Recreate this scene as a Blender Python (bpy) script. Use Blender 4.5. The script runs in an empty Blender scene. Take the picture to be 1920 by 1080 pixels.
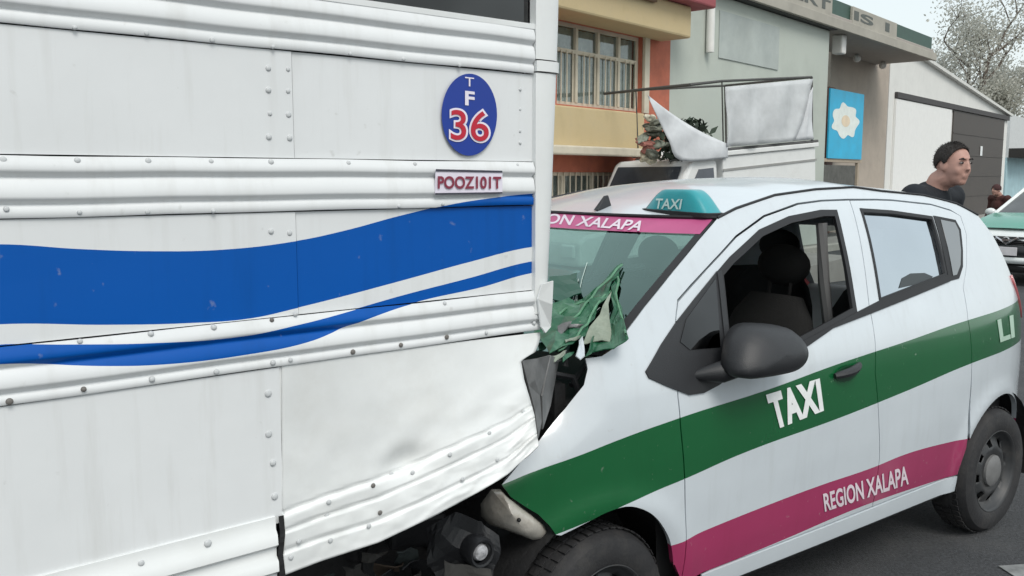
import bpy, bmesh, math, random
import numpy as np
from mathutils import Vector, Matrix, noise as mnoise
from mathutils.geometry import delaunay_2d_cdt
from mathutils.bvhtree import BVHTree
R = math.radians
random.seed(7)
scene = bpy.context.scene
C = scene.collection

# ------------------------------------------------------------------ camera, world, sun, exposure
F, CAMH, PITCH = 1701.36, 1.594, R(6.964)          # focal length in photo pixels (1920 wide)
cam_d = bpy.data.cameras.new('camera'); cam = bpy.data.objects.new('camera', cam_d); C.objects.link(cam)
cam.location = (0, 0, CAMH); cam.rotation_euler = (math.pi/2 - PITCH, 0, 0)
cam_d.sensor_width = 36; cam_d.lens = F/1920*36; cam_d.clip_end = 2000; cam_d.clip_start = .05
scene.camera = cam
SUN_EL, SUN_AZ = R(50), R(158)                     # azimuth measured clockwise from +Y
world = bpy.data.worlds.new('World'); scene.world = world; world.use_nodes = True
wn = world.node_tree.nodes; wl = world.node_tree.links
bg = wn['Background']
sky = wn.new('ShaderNodeTexSky'); sky.sky_type = 'NISHITA'; sky.sun_disc = False
sky.sun_elevation = SUN_EL; sky.sun_rotation = SUN_AZ; sky.air_density = 1.3; sky.dust_density = 4.0; sky.ozone_density = 1.5
wm = wn.new('ShaderNodeMix'); wm.data_type = 'RGBA'; wm.inputs[0].default_value = .72
wm.inputs[7].default_value = (7.9, 8.6, 8.7, 1)    # even, pale overcast cloud deck
wl.new(sky.outputs[0], wm.inputs[6]); wl.new(wm.outputs[2], bg.inputs[0]); bg.inputs[1].default_value = .10
sun_d = bpy.data.lights.new('sun', 'SUN'); sun_d.energy = 1.3; sun_d.angle = R(25); sun_d.color = (1, .97, .92)
sun = bpy.data.objects.new('sun', sun_d); C.objects.link(sun)
sdir = Vector((math.sin(SUN_AZ)*math.cos(SUN_EL), math.cos(SUN_AZ)*math.cos(SUN_EL), math.sin(SUN_EL)))
sun.rotation_euler = (-sdir).to_track_quat('-Z', 'Y').to_euler(); sun.location = sdir*30
vs = scene.view_settings; vs.view_transform = 'Standard'; vs.look = 'None'; vs.exposure = .42; vs.gamma = 1

# ------------------------------------------------------------------ photo pixel -> direction, local frames
def ray(u, v):
    x = (u-960)/F; y = -(v-540)/F; c, s = math.cos(PITCH), math.sin(PITCH)
    return np.array([x, c+y*s, -s+y*c])
class Frame:
    """local axes: x = 'yaw' degrees right of the view direction (rearward / along the street), y = away, z up"""
    def __init__(s, ox, oy, yaw):
        s.o = np.array([ox, oy]); t = R(yaw); s.rz = math.pi/2 - t
        s.a = np.array([math.sin(t), math.cos(t)]); s.b = np.array([-math.cos(t), math.sin(t)])
    def hit(s, u, v, y):                       # ray meets the vertical plane local y = const -> (x, z)
        d = ray(u, v); t = (y + s.o@s.b)/(d[:2]@s.b); g = t*d[:2]-s.o
        return float(g@s.a), float(CAMH+t*d[2])
    def hitx(s, u, v, x):                      # ray meets the plane local x = const -> (y, z)
        d = ray(u, v); t = (x + s.o@s.a)/(d[:2]@s.a); g = t*d[:2]-s.o
        return float(g@s.b), float(CAMH+t*d[2])
    def w(s, x, y, z=0):
        p = s.o + x*s.a + y*s.b; return Vector((p[0], p[1], z))
    def dir(s, d): return np.array([d[:2]@s.a, d[:2]@s.b, d[2]])
    def cam(s): return np.array([(-s.o)@s.a, (-s.o)@s.b, CAMH])

# ------------------------------------------------------------------ materials
MATS = {}
def nodes(name):
    m = bpy.data.materials.new(name); m.use_nodes = True
    return m, m.node_tree.nodes, m.node_tree.links, m.node_tree.nodes['Principled BSDF']
def mat(name, col, rough=.5, metal=0., var=.10, scale=6., bump=0., bscale=60., coat=0., spec=.5, dirt=None, dirt_amt=.0, dirt_scale=3.):
    if name in MATS: return MATS[name]
    m, n, l, p = nodes(name)
    tc = n.new('ShaderNodeTexCoord')
    nz = n.new('ShaderNodeTexNoise'); nz.inputs['Scale'].default_value = scale; nz.inputs['Detail'].default_value = 6; nz.inputs['Roughness'].default_value = .6
    l.new(tc.outputs['Object'], nz.inputs['Vector'])
    mr = n.new('ShaderNodeMapRange'); mr.inputs[1].default_value = .3; mr.inputs[2].default_value = .7; mr.inputs[3].default_value = 1-var; mr.inputs[4].default_value = 1+var*.5
    l.new(nz.outputs[0], mr.inputs[0])
    mx = n.new('ShaderNodeMix'); mx.data_type = 'RGBA'; mx.blend_type = 'MULTIPLY'; mx.inputs[0].default_value = 1
    mx.inputs[6].default_value = (*col, 1); l.new(mr.outputs[0], mx.inputs[7])
    out = mx.outputs[2]
    if dirt:
        dn = n.new('ShaderNodeTexNoise'); dn.inputs['Scale'].default_value = dirt_scale; dn.inputs['Detail'].default_value = 8; dn.inputs['Roughness'].default_value = .7
        l.new(tc.outputs['Object'], dn.inputs['Vector'])
        dr = n.new('ShaderNodeMapRange'); dr.inputs[1].default_value = .48; dr.inputs[2].default_value = .75; dr.inputs[3].default_value = 0; dr.inputs[4].default_value = dirt_amt
        l.new(dn.outputs[0], dr.inputs[0])
        dm = n.new('ShaderNodeMix'); dm.data_type = 'RGBA'; dm.inputs[7].default_value = (*dirt, 1)
        l.new(dr.outputs[0], dm.inputs[0]); l.new(out, dm.inputs[6]); out = dm.outputs[2]
    l.new(out, p.inputs['Base Color'])
    rr = n.new('ShaderNodeMapRange'); rr.inputs[3].default_value = max(0, rough-.08); rr.inputs[4].default_value = min(1, rough+.08)
    l.new(nz.outputs[0], rr.inputs[0]); l.new(rr.outputs[0], p.inputs['Roughness'])
    p.inputs['Metallic'].default_value = metal; p.inputs['Specular IOR Level'].default_value = spec
    if coat: p.inputs['Coat Weight'].default_value = coat; p.inputs['Coat Roughness'].default_value = .08
    if bump:
        bn = n.new('ShaderNodeTexNoise'); bn.inputs['Scale'].default_value = bscale; bn.inputs['Detail'].default_value = 4
        l.new(tc.outputs['Object'], bn.inputs['Vector'])
        b = n.new('ShaderNodeBump'); b.inputs['Strength'].default_value = bump; b.inputs['Distance'].default_value = .01
        l.new(bn.outputs[0], b.inputs['Height']); l.new(b.outputs[0], p.inputs['Normal'])
    MATS[name] = m; return m
def curve_band(n, l, x01, z01, top, bot):
    """mask of bot(x) < z < top(x); curves given as lists of (x01, z01)"""
    outs = []
    for pts in (top, bot):
        fc = n.new('ShaderNodeFloatCurve'); cu = fc.mapping.curves[0]
        pts = sorted(pts)
        cu.points[0].location = pts[0]; cu.points[1].location = pts[-1]
        for q in pts[1:-1]: cu.points.new(*q)
        fc.mapping.update(); l.new(x01, fc.inputs['Value']); outs.append(fc.outputs[0])
    a = n.new('ShaderNodeMath'); a.operation = 'LESS_THAN'; l.new(z01, a.inputs[0]); l.new(outs[0], a.inputs[1])
    b = n.new('ShaderNodeMath'); b.operation = 'GREATER_THAN'; l.new(z01, b.inputs[0]); l.new(outs[1], b.inputs[1])
    m = n.new('ShaderNodeMath'); m.operation = 'MULTIPLY'; l.new(a.outputs[0], m.inputs[0]); l.new(b.outputs[0], m.inputs[1])
    return m.outputs[0]
def banded_paint(name, base, bands, x0, xs, z0, zs, xlim, rough=.3, coat=.3, bump=.0, bscale=2.5, grime=.10, root=None, streak=.35, spec=.5):
    m, n, l, p = nodes(name)
    tc = n.new('ShaderNodeTexCoord')
    if root: tc.object = root
    sp = n.new('ShaderNodeSeparateXYZ'); l.new(tc.outputs['Object'], sp.inputs[0])
    def lin(o, off, s):
        k = n.new('ShaderNodeMath'); k.operation = 'MULTIPLY_ADD'; l.new(o, k.inputs[0]); k.inputs[1].default_value = 1/s; k.inputs[2].default_value = -off/s; return k.outputs[0]
    x01 = lin(sp.outputs[0], x0, xs); z01 = lin(sp.outputs[2], z0, zs)
    nz = n.new('ShaderNodeTexNoise'); nz.inputs['Scale'].default_value = 3.5; nz.inputs['Detail'].default_value = 8; nz.inputs['Roughness'].default_value = .65
    l.new(tc.outputs['Object'], nz.inputs['Vector'])
    mr = n.new('ShaderNodeMapRange'); mr.inputs[1].default_value = .3; mr.inputs[2].default_value = .75; mr.inputs[3].default_value = 1.0; mr.inputs[4].default_value = 1-grime
    l.new(nz.outputs[0], mr.inputs[0])
    cur = None
    cin = base
    for col, top, bot in bands:
        mk = curve_band(n, l, x01, z01, top, bot)
        lim = n.new('ShaderNodeMath'); lim.operation = 'LESS_THAN'; l.new(sp.outputs[0], lim.inputs[0]); lim.inputs[1].default_value = xlim
        mm = n.new('ShaderNodeMath'); mm.operation = 'MULTIPLY'; l.new(mk, mm.inputs[0]); l.new(lim.outputs[0], mm.inputs[1])
        mx = n.new('ShaderNodeMix'); mx.data_type = 'RGBA'; l.new(mm.outputs[0], mx.inputs[0])
        if cur is None: mx.inputs[6].default_value = (*base, 1)
        else: l.new(cur, mx.inputs[6])
        mx.inputs[7].default_value = (*col, 1); cur = mx.outputs[2]
    g = n.new('ShaderNodeMix'); g.data_type = 'RGBA'; g.blend_type = 'MULTIPLY'; g.inputs[0].default_value = 1
    l.new(cur, g.inputs[6]); l.new(mr.outputs[0], g.inputs[7])
    mp = n.new('ShaderNodeMapping'); mp.inputs['Scale'].default_value = (9, 9, .8); l.new(tc.outputs['Object'], mp.inputs[0])
    st_ = n.new('ShaderNodeTexNoise'); st_.inputs['Scale'].default_value = 2.2; st_.inputs['Detail'].default_value = 7; st_.inputs['Roughness'].default_value = .62; l.new(mp.outputs[0], st_.inputs['Vector'])
    s3 = n.new('ShaderNodeMapRange'); s3.inputs[1].default_value = .52; s3.inputs[2].default_value = .80; s3.inputs[3].default_value = 0; s3.inputs[4].default_value = streak; l.new(st_.outputs[0], s3.inputs[0])
    s4 = n.new('ShaderNodeMix'); s4.data_type = 'RGBA'; s4.blend_type = 'MULTIPLY'; s4.inputs[7].default_value = (.56, .53, .47, 1); l.new(s3.outputs[0], s4.inputs[0]); l.new(g.outputs[2], s4.inputs[6]); g = s4
    # fine scuffs
    sc = n.new('ShaderNodeTexNoise'); sc.inputs['Scale'].default_value = 38; sc.inputs['Detail'].default_value = 5
    l.new(tc.outputs['Object'], sc.inputs['Vector'])
    sr = n.new('ShaderNodeMapRange'); sr.inputs[1].default_value = .68; sr.inputs[2].default_value = .78; sr.inputs[3].default_value = 0; sr.inputs[4].default_value = .35
    l.new(sc.outputs[0], sr.inputs[0])
    s2 = n.new('ShaderNodeMix'); s2.data_type = 'RGBA'; s2.inputs[7].default_value = (.42, .42, .40, 1); l.new(sr.outputs[0], s2.inputs[0]); l.new(g.outputs[2], s2.inputs[6])
    l.new(s2.outputs[2], p.inputs['Base Color'])
    p.inputs['Roughness'].default_value = rough; p.inputs['Specular IOR Level'].default_value = spec; p.inputs['Coat Weight'].default_value = coat; p.inputs['Coat Roughness'].default_value = .1
    if bump:
        bn = n.new('ShaderNodeTexNoise'); bn.inputs['Scale'].default_value = bscale; bn.inputs['Detail'].default_value = 3
        l.new(tc.outputs['Object'], bn.inputs['Vector'])
        b = n.new('ShaderNodeBump'); b.inputs['Strength'].default_value = bump; b.inputs['Distance'].default_value = .02
        l.new(bn.outputs[0], b.inputs['Height']); l.new(b.outputs[0], p.inputs['Normal'])
    MATS[name] = m; return m
def glass(name, tint, base=.10, rough=.02, gcol=(1, 1, 1), ior=1.5):
    m = bpy.data.materials.new(name); m.use_nodes = True; n = m.node_tree.nodes; l = m.node_tree.links
    n.remove(n['Principled BSDF'])
    t = n.new('ShaderNodeBsdfTransparent'); t.inputs[0].default_value = (*tint, 1)
    g = n.new('ShaderNodeBsdfGlossy'); g.inputs['Roughness'].default_value = rough; g.inputs[0].default_value = (*gcol, 1)
    lw = n.new('ShaderNodeLayerWeight'); lw.inputs[0].default_value = .5
    f0 = n.new('ShaderNodeMath'); f0.operation = 'POWER'; l.new(lw.outputs['Facing'], f0.inputs[0]); f0.inputs[1].default_value = 4.
    f = n.new('ShaderNodeMath'); f.operation = 'MULTIPLY_ADD'; l.new(f0.outputs[0], f.inputs[0]); f.inputs[1].default_value = .85; f.inputs[2].default_value = .03
    nz = n.new('ShaderNodeTexNoise'); nz.inputs['Scale'].default_value = 4; tc = n.new('ShaderNodeTexCoord'); l.new(tc.outputs['Object'], nz.inputs['Vector'])
    k = n.new('ShaderNodeMath'); k.operation = 'MULTIPLY_ADD'; l.new(nz.outputs[0], k.inputs[0]); k.inputs[1].default_value = .08; k.inputs[2].default_value = base-.04
    a = n.new('ShaderNodeMath'); a.operation = 'ADD'; a.use_clamp = True; l.new(f.outputs[0], a.inputs[0]); l.new(k.outputs[0], a.inputs[1])
    mx = n.new('ShaderNodeMixShader'); l.new(a.outputs[0], mx.inputs[0]); l.new(t.outputs[0], mx.inputs[1]); l.new(g.outputs[0], mx.inputs[2])
    l.new(mx.outputs[0], n['Material Output'].inputs[0]); MATS[name] = m; return m

# ------------------------------------------------------------------ mesh helpers
def obj(name, verts, faces, m, parent=None, smooth=False, origin=(0, 0, 0), bevel=0., ang=40):
    me = bpy.data.meshes.new(name)
    o3 = Vector(origin)
    me.from_pydata([tuple(Vector(v)-o3) for v in verts], [], faces); me.update()
    me.materials.append(m)
    if smooth:
        me.polygons.foreach_set('use_smooth', [True]*len(me.polygons))
        if ang: me.set_sharp_from_angle(angle=R(ang))
    o = bpy.data.objects.new(name, me); C.objects.link(o)
    if parent: o.parent = parent
    if bevel:
        b = o.modifiers.new('bevel', 'BEVEL'); b.width = bevel; b.segments = 2; b.limit_method = 'ANGLE'
    return o
class MB:
    def __init__(s): s.v = []; s.f = []
    def add(s, vs, fs):
        k = len(s.v); s.v += [tuple(q) for q in vs]; s.f += [tuple(i+k for i in f) for f in fs]; return s
    def box(s, x0, x1, y0, y1, z0, z1):
        return s.add([(x0,y0,z0),(x1,y0,z0),(x1,y1,z0),(x0,y1,z0),(x0,y0,z1),(x1,y0,z1),(x1,y1,z1),(x0,y1,z1)],
                     [(3,2,1,0),(4,5,6,7),(0,1,5,4),(1,2,6,5),(2,3,7,6),(3,0,4,7)])
    def prism(s, poly, y0, y1):                 # poly in (x, z), extruded along y
        n = len(poly)
        ar = sum(poly[i][0]*poly[(i+1)%n][1]-poly[(i+1)%n][0]*poly[i][1] for i in range(n))
        if ar < 0: poly = poly[::-1]
        vs = [(x, y0, z) for x, z in poly]+[(x, y1, z) for x, z in poly]
        return s.add(vs, [tuple(range(n)), tuple(range(2*n-1, n-1, -1))]+[(i, i+n, (i+1)%n+n, (i+1)%n) for i in range(n)])
    def tube(s, pts, r, seg=8, cap=True):
        pts = [Vector(p) for p in pts]; rs = r if isinstance(r, (list, tuple)) else [r]*len(pts)
        rings = []; up = Vector((0, 0, 1))
        for i, p in enumerate(pts):
            t = (pts[min(i+1, len(pts)-1)]-pts[max(i-1, 0)]).normalized()
            a = t.cross(up)
            if a.length < 1e-3: a = t.cross(Vector((1, 0, 0)))
            a.normalize(); b = a.cross(t)
            rings.append([p+(a*math.cos(2*math.pi*k/seg)+b*math.sin(2*math.pi*k/seg))*rs[i] for k in range(seg)])
        vs = [q for rg in rings for q in rg]
        fs = [(i*seg+k, i*seg+(k+1)%seg, (i+1)*seg+(k+1)%seg, (i+1)*seg+k) for i in range(len(pts)-1) for k in range(seg)]
        if cap: fs += [tuple(range(seg-1, -1, -1)), tuple(range((len(pts)-1)*seg, len(pts)*seg))]
        return s.add(vs, fs)
    def lathe(s, prof, axis='y', seg=40, c=(0, 0, 0)):   # prof: (radius, offset along axis)
        vs = []
        for r, h in prof:
            for k in range(seg):
                q = 2*math.pi*k/seg; x, z = r*math.cos(q), r*math.sin(q)
                vs.append((c[0]+x, c[1]+h, c[2]+z) if axis == 'y' else (c[0]+x, c[1]+z, c[2]+h) if axis == 'z' else (c[0]+h, c[1]+x, c[2]+z))
        fs = [(i*seg+k, i*seg+(k+1)%seg, (i+1)*seg+(k+1)%seg, (i+1)*seg+k) for i in range(len(prof)-1) for k in range(seg)]
        return s.add(vs, fs)
    def ball(s, c, r, seg=16, rings=10):
        rx, ry, rz = (r, r, r) if not isinstance(r, (tuple, list)) else r
        vs = []; 
        for i in range(rings+1):
            t = math.pi*i/rings
            for k in range(seg):
                q = 2*math.pi*k/seg; vs.append((c[0]+rx*math.sin(t)*math.cos(q), c[1]+ry*math.sin(t)*math.sin(q), c[2]+rz*math.cos(t)))
        return s.add(vs, [((i+1)*seg+k, (i+1)*seg+(k+1)%seg, i*seg+(k+1)%seg, i*seg+k) for i in range(rings) for k in range(seg)])
    def grid(s, rows, flip=False):
        n = len(rows[0]); vs = [q for r in rows for q in r]
        fs = [((i*n+k), (i*n+k+1), ((i+1)*n+k+1), ((i+1)*n+k)) for i in range(len(rows)-1) for k in range(n-1)]
        return s.add(vs, [f[::-1] for f in fs] if flip else fs)
    def build(s, name, m, parent=None, smooth=False, origin=(0, 0, 0), bevel=0., ang=40):
        return obj(name, s.v, s.f, m, parent, smooth, origin, bevel, ang)
def thing(name, label, cat, loc, rz=0, group=None, rx=0, ry=0):
    o = bpy.data.objects.new(name, None); C.objects.link(o); o.location = loc; o.rotation_euler = (rx, ry, rz); o.empty_display_size = .2
    o['label'] = label; o['category'] = cat
    if group: o['group'] = group
    return o
def tag(o, label, cat, group=None):
    o['label'] = label; o['category'] = cat
    if group: o['group'] = group
    return o
def struct(o): o['kind'] = 'structure'; return o
def smoothed(xs, ys, sig, lo, hi, n=2001):
    g = np.linspace(lo, hi, n); v = np.interp(g, xs, ys); k = int(3*sig/(g[1]-g[0])); t = np.arange(-k, k+1)*(g[1]-g[0])
    w = np.exp(-.5*(t/sig)**2); w /= w.sum(); vp = np.pad(v, k, mode='edge'); return g, np.convolve(vp, w, 'valid')
def inside(p, poly):
    x, y = p; c = False; n = len(poly); j = n-1
    for i in range(n):
        xi, yi = poly[i]; xj, yj = poly[j]
        if (yi > y) != (yj > y) and x < (xj-xi)*(y-yi)/(yj-yi)+xi: c = not c
        j = i
    return c
def cdt(outer, holes=(), step=.04):
    """triangulate a 2-D outline with holes and interior grid points"""
    def dens(p):
        q = []
        for i in range(len(p)):
            a, b = np.array(p[i]), np.array(p[(i+1)%len(p)]); k = max(1, int(np.linalg.norm(b-a)/step))
            q += [tuple(a+(b-a)*t/k) for t in range(k)]
        return q
    loops = [dens(outer)]+[dens(h) for h in holes]
    vs = []; es = []
    for lp in loops:
        k = len(vs); vs += lp; es += [(k+i, k+(i+1)%len(lp)) for i in range(len(lp))]
    o = np.array(loops[0]); x0, y0 = o.min(0); x1, y1 = o.max(0)
    nb = len(vs); B = np.array(vs)
    for x in np.arange(x0+step/2, x1, step):
        for y in np.arange(y0+step/2, y1, step):
            if inside((x, y), loops[0]) and not any(inside((x, y), h) for h in loops[1:]) and (np.hypot(B[:, 0]-x, B[:, 1]-y).min() > step*.45): vs.append((x, y))
    r = delaunay_2d_cdt([Vector(v) for v in vs], es, [], 0, 1e-6)
    V = [tuple(v) for v in r[0]]; T = []
    for t in r[2]:
        cx = sum(V[i][0] for i in t)/len(t); cy = sum(V[i][1] for i in t)/len(t)
        if inside((cx, cy), loops[0]) and not any(inside((cx, cy), h) for h in loops[1:]): T.append(tuple(t))
    E = [e for e in r[1]]
    return V, T
def offset_poly(p, d):                           # positive d shrinks, regardless of winding
    n = len(p); ar = sum(p[i][0]*p[(i+1)%n][1]-p[(i+1)%n][0]*p[i][1] for i in range(n)); sg = 1 if ar > 0 else -1
    out = []
    for i in range(n):
        a, b, c = np.array(p[i-1], float), np.array(p[i], float), np.array(p[(i+1)%n], float)
        e1 = (b-a)/max(1e-9, np.linalg.norm(b-a)); e2 = (c-b)/max(1e-9, np.linalg.norm(c-b))
        n1 = np.array([-e1[1], e1[0]])*sg; n2 = np.array([-e2[1], e2[0]])*sg; m = n1+n2; m /= max(1e-9, np.linalg.norm(m))
        out.append(tuple(b+m*d/max(.5, float(m@n1))))
    return out
def spl(P, n=6):                                   # smooth curve through traced points
    P = [np.array(p, float) for p in P]; out = []
    for i in range(len(P)-1):
        p0, p1, p2, p3 = P[max(0, i-1)], P[i], P[i+1], P[min(len(P)-1, i+2)]
        for k in range(n):
            t = k/n; out.append(tuple(.5*(2*p1+(p2-p0)*t+(2*p0-5*p1+4*p2-p3)*t*t+(3*p1-p0-3*p2+p3)*t**3)))
    return out+[tuple(P[-1])]
def spl_c(P, n=4): return spl(list(P)+[P[0]], n)[:-1]
def text_mesh(s, bold=.0, shear=0., spacing=1.):
    cu = bpy.data.curves.new('text', 'FONT'); cu.body = s; cu.offset = bold; cu.shear = shear; cu.space_character = spacing; cu.resolution_u = 6
    o = bpy.data.objects.new('text', cu); C.objects.link(o)
    dg = bpy.context.evaluated_depsgraph_get(); me = o.evaluated_get(dg).to_mesh()
    V = np.array([v.co[:2] for v in me.vertices]); T = [tuple(p.vertices) for p in me.polygons]
    o.evaluated_get(dg).to_mesh_clear(); bpy.data.objects.remove(o); bpy.data.curves.remove(cu)
    return V, T
def text_on(name, s, quad, hit, m, parent, bold=.02, shear=0., spacing=1., origin=(0, 0, 0), pad=None):
    """letters laid into a photo-pixel quad (tl, tr, br, bl), every vertex placed on the surface that hit(u, v) returns"""
    V, T = text_mesh(s, bold, shear, spacing)
    V0, _ = text_mesh(s, 0, shear, spacing) if pad else (V, None)
    lo, hi = V0.min(0), V0.max(0); q = np.array(quad, float)
    out = []
    for v in V:
        a, b = (v-lo)/(hi-lo); t = q[0]*(1-a)+q[1]*a; bt = q[3]*(1-a)+q[2]*a; p = bt*(1-b)+t*b
        out.append(hit(*p))
    return obj(name, out, T, m, parent, origin=origin)

# ------------------------------------------------------------------ shared materials
asphalt = mat('asphalt', (.056, .059, .064), .85, var=.65, scale=70, bump=.9, bscale=150, dirt=(.11, .11, .11), dirt_amt=.6, dirt_scale=1.6)
concrete = mat('pavement_concrete', (.30, .29, .27), .85, var=.2, bump=.3, bscale=60, dirt=(.14, .13, .12), dirt_amt=.5)
rubber = mat('rubber', (.022, .022, .024), .75, var=.25, bump=.2, bscale=90, dirt=(.07, .065, .06), dirt_amt=.5, dirt_scale=8)
steelwheel = mat('dark_wheel_steel', (.045, .047, .05), .5, var=.25, metal=.2, dirt=(.10, .09, .08), dirt_amt=.4, dirt_scale=14)
hubgrey = mat('hub_grey', (.20, .20, .20), .55, metal=.3, var=.2, scale=20)
black_plastic = mat('black_plastic', (.020, .021, .024), .48, var=.2, bump=.15, bscale=300)
seal = mat('black_rubber_seal', (.012, .012, .014), .55)
interior = mat('dark_interior', (.014, .014, .015), .8)
seatcloth = mat('seat_cloth', (.009, .009, .009), .9, bump=.3, bscale=200)
white_vinyl = mat('white_vinyl', (.78, .80, .80), .45, var=.08, scale=30)
chrome = mat('chrome', (.6, .6, .62), .2, metal=1.)
dark_void = mat('dark_engine_parts', (.012, .012, .013), .7, var=.4, bump=.5, bscale=40)
gl_wind = glass('windscreen_glass', (.24, .37, .33), .18, .05, (.64, .90, .83))
gl_side = glass('filmed_side_glass', (.10, .11, .12), .62, .05, (.84, .90, .95))
gl_dark = glass('dark_tinted_glass', (.03, .03, .035), .045, .03)
gl_clear = glass('clear_glass', (.75, .80, .80), .05, .01)

# ================================================================== GROUND, FAR SIDE OF THE STREET
mb = MB(); N = 24
mb.add([(-400, -400, 0), (400, -400, 0), (400, 400, 0), (-400, 400, 0)], [(0, 1, 2, 3)])
struct(mb.build('road', asphalt))
FA = Frame(0, 0, 40.3); DF = 9.06                 # house fronts across the street: y = 9.06 in this frame
sw = MB(); sw.box(-60, 120, DF-1.5, DF+20, -.05, .14)
struct(sw.build('pavement', concrete, None, bevel=.02)).location = (0, 0, 0)
bpy.data.objects['pavement'].rotation_euler = (0, 0, FA.rz)
kb = MB(); kb.box(-60, 120, DF-1.64, DF-1.503, -.05, .15)
o = struct(kb.build('kerb', mat('kerb_stone', (.38, .37, .33), .8, var=.2, bump=.3), None, bevel=.02)); o.rotation_euler = (0, 0, FA.rz)

def bthing(name, label, cat, s0, y0): return thing(name, label, cat, FA.w(s0, y0, .14), FA.rz)
def FX(u, y=None):
    y = DF if y is None else y; return FA.hit(u, 332, y)[0]
def FP(pts, y=DF): return [FA.hit(u, v, y) for u, v in pts]
# ------------------------------------------------------------------ house with the salmon wall
salmon = mat('salmon_plaster', (.50, .155, .095), .85, var=.18, scale=4, bump=.2, bscale=40, dirt=(.25, .10, .08), dirt_amt=.5)
beige = mat('beige_plaster', (.56, .45, .26), .85, var=.12, scale=3, bump=.15, bscale=40, dirt=(.34, .29, .20), dirt_amt=.4)
cream = mat('cream_paint', (.62, .57, .46), .7, var=.1)
curtain = mat('curtain', (.66, .64, .60), .9, var=.25, scale=10)
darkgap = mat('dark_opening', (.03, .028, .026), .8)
redtile = mat('red_eave', (.34, .09, .10), .8, var=.2)
DF0 = DF; DF = DF0-1.36                             # the house stands forward, next to the grey front
s0 = FX(860); s1 = FX(1252); org = (s0, DF, .14)
house = bthing('house', 'two storey salmon house with beige parapet and barred white windows', 'house', s0, DF)
wz = [FA.hit(1120, v, DF)[1] for v in (52, 202)]; wx = [FX(1043), FX(1200)]
lx = [FX(1000), FX(1170)]; lz = [.9, FA.hit(1110, 323, DF)[1]]
Vw, Tw = cdt([(s0, .14), (s1, .14), (s1, 6.2), (s0, 6.2)], [[(wx[0], wz[0]), (wx[1], wz[0]), (wx[1], wz[1]), (wx[0], wz[1])], [(lx[0], lz[0]), (lx[1], lz[0]), (lx[1], lz[1]), (lx[0], lz[1])]], .6)
m_ = MB(); m_.add([(x, DF, z) for x, z in Vw], [t[::-1] for t in Tw])
m_.box(s0, s1, DF+.35, DF+7, .14, 6.2)
for a, b in ((wx, wz), (lx, lz)):
    zlo, zhi = min(b), max(b)
    m_.add([(a[0], DF, zlo), (a[1], DF, zlo), (a[1], DF, zhi), (a[0], DF, zhi), (a[0], DF+.349, zlo), (a[1], DF+.349, zlo), (a[1], DF+.349, zhi), (a[0], DF+.349, zhi)], [(0, 4, 5, 1), (1, 5, 6, 2), (2, 6, 7, 3), (3, 7, 4, 0)])
m_.add([(s1, DF, .14), (s1, DF+.35, .14), (s1, DF+.35, 6.2), (s1, DF, 6.2)], [(0, 1, 2, 3)])
m_.build('wall', salmon, house, origin=org)
zlo, zhi = min(wz), max(wz)
def win(name, x0, x1, z0, z1, nv, trans, bars, barname):
    y = DF+.07
    w = MB(); t = .05
    w.box(x0, x0+t, y, y+.05, z0, z1).box(x1-t, x1, y, y+.05, z0, z1).box(x0+t, x1-t, y, y+.05, z0, z0+t).box(x0+t, x1-t, y, y+.05, z1-t, z1)
    root = w.build(name, cream, house, origin=org)
    MB().box(x0+t, x1-t, y+.03, y+.036, z0+t, z1-t).build('pane', gl_clear, root, origin=org)
    cr = MB(); n = 40; rows = []
    for zz in (z0+t, z1-t): rows.append([(x0+t+(x1-x0-2*t)*i/n, y+.10+.018*math.sin(i*1.7)+.01*math.sin(i*.6), zz) for i in range(n+1)])
    cr.grid(rows).build('curtain', curtain, root, origin=org, smooth=True)
    for i in range(1, nv+1):
        xx = x0+(x1-x0)*i/(nv+1); MB().box(xx-.028, xx+.028, y-.012, y+.045, z0+t, z1-t).build('mullion', cream, root, origin=org)
    if trans: MB().box(x0+t, x1-t, y-.016, y+.044, trans-.025, trans+.025).build('transom', cream, root, origin=org)
    for i in range(bars):
        xx = x0+(x1-x0)*(i+.5)/bars; MB().tube([(xx, DF+.05, z0), (xx, DF+.05, z1)], .012, 6).build(barname, cream, root, origin=org)
    return root
w1_ = win('window', wx[0], wx[1], zlo, zhi, 3, FA.hit(1120, 103, DF)[1], 0, 'bar')
for i in range(16):
    if i % 4 == 0: continue
    xx = wx[0]+(wx[1]-wx[0])*i/16; MB().tube([(xx, DF+.03, zlo+.04), (xx, DF+.03, FA.hit(1120, 103, DF)[1])], .011, 6).build('bar', cream, w1_, origin=org)
win('window', lx[0], lx[1], lz[0], lz[1], 2, None, 16, 'bar')
# cream reveal post right of the upper window, parapet and slabs that stand proud of the wall
MB().box(wx[1]+.002, wx[1]+.14, DF-.06, DF-.003, zlo-.02, zhi+.02).build('window_surround', cream, house, origin=org, bevel=.01)
pz = [FA.hit(1120, 283, DF-.25)[1], FA.hit(1120, 204, DF-.25)[1]]
MB().box(s0, FX(1207, DF-.25), DF-.25, DF-.003, pz[0], pz[1]).build('parapet', beige, house, origin=org, bevel=.02)
MB().box(s0, FX(1222, DF-.45), DF-.45, DF-.253, pz[0]-.07, pz[0]+.05).build('slab_edge', cream, house, origin=org, bevel=.02)
tz = [FA.hit(1150, 38, DF-.55)[1], FA.hit(1150, 2, DF-.55)[1]]
tz[1] += .22
MB().box(s0, FX(1290, DF-.55), DF-.55, DF-.003, tz[0], tz[1]).build('roof_slab', beige, house, origin=org, bevel=.03)
MB().box(s0+1, FX(1335, DF-.75), DF-.75, DF+.3, tz[1]+.004, tz[1]+.35).build('eave', redtile, house, origin=org, bevel=.03)
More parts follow.
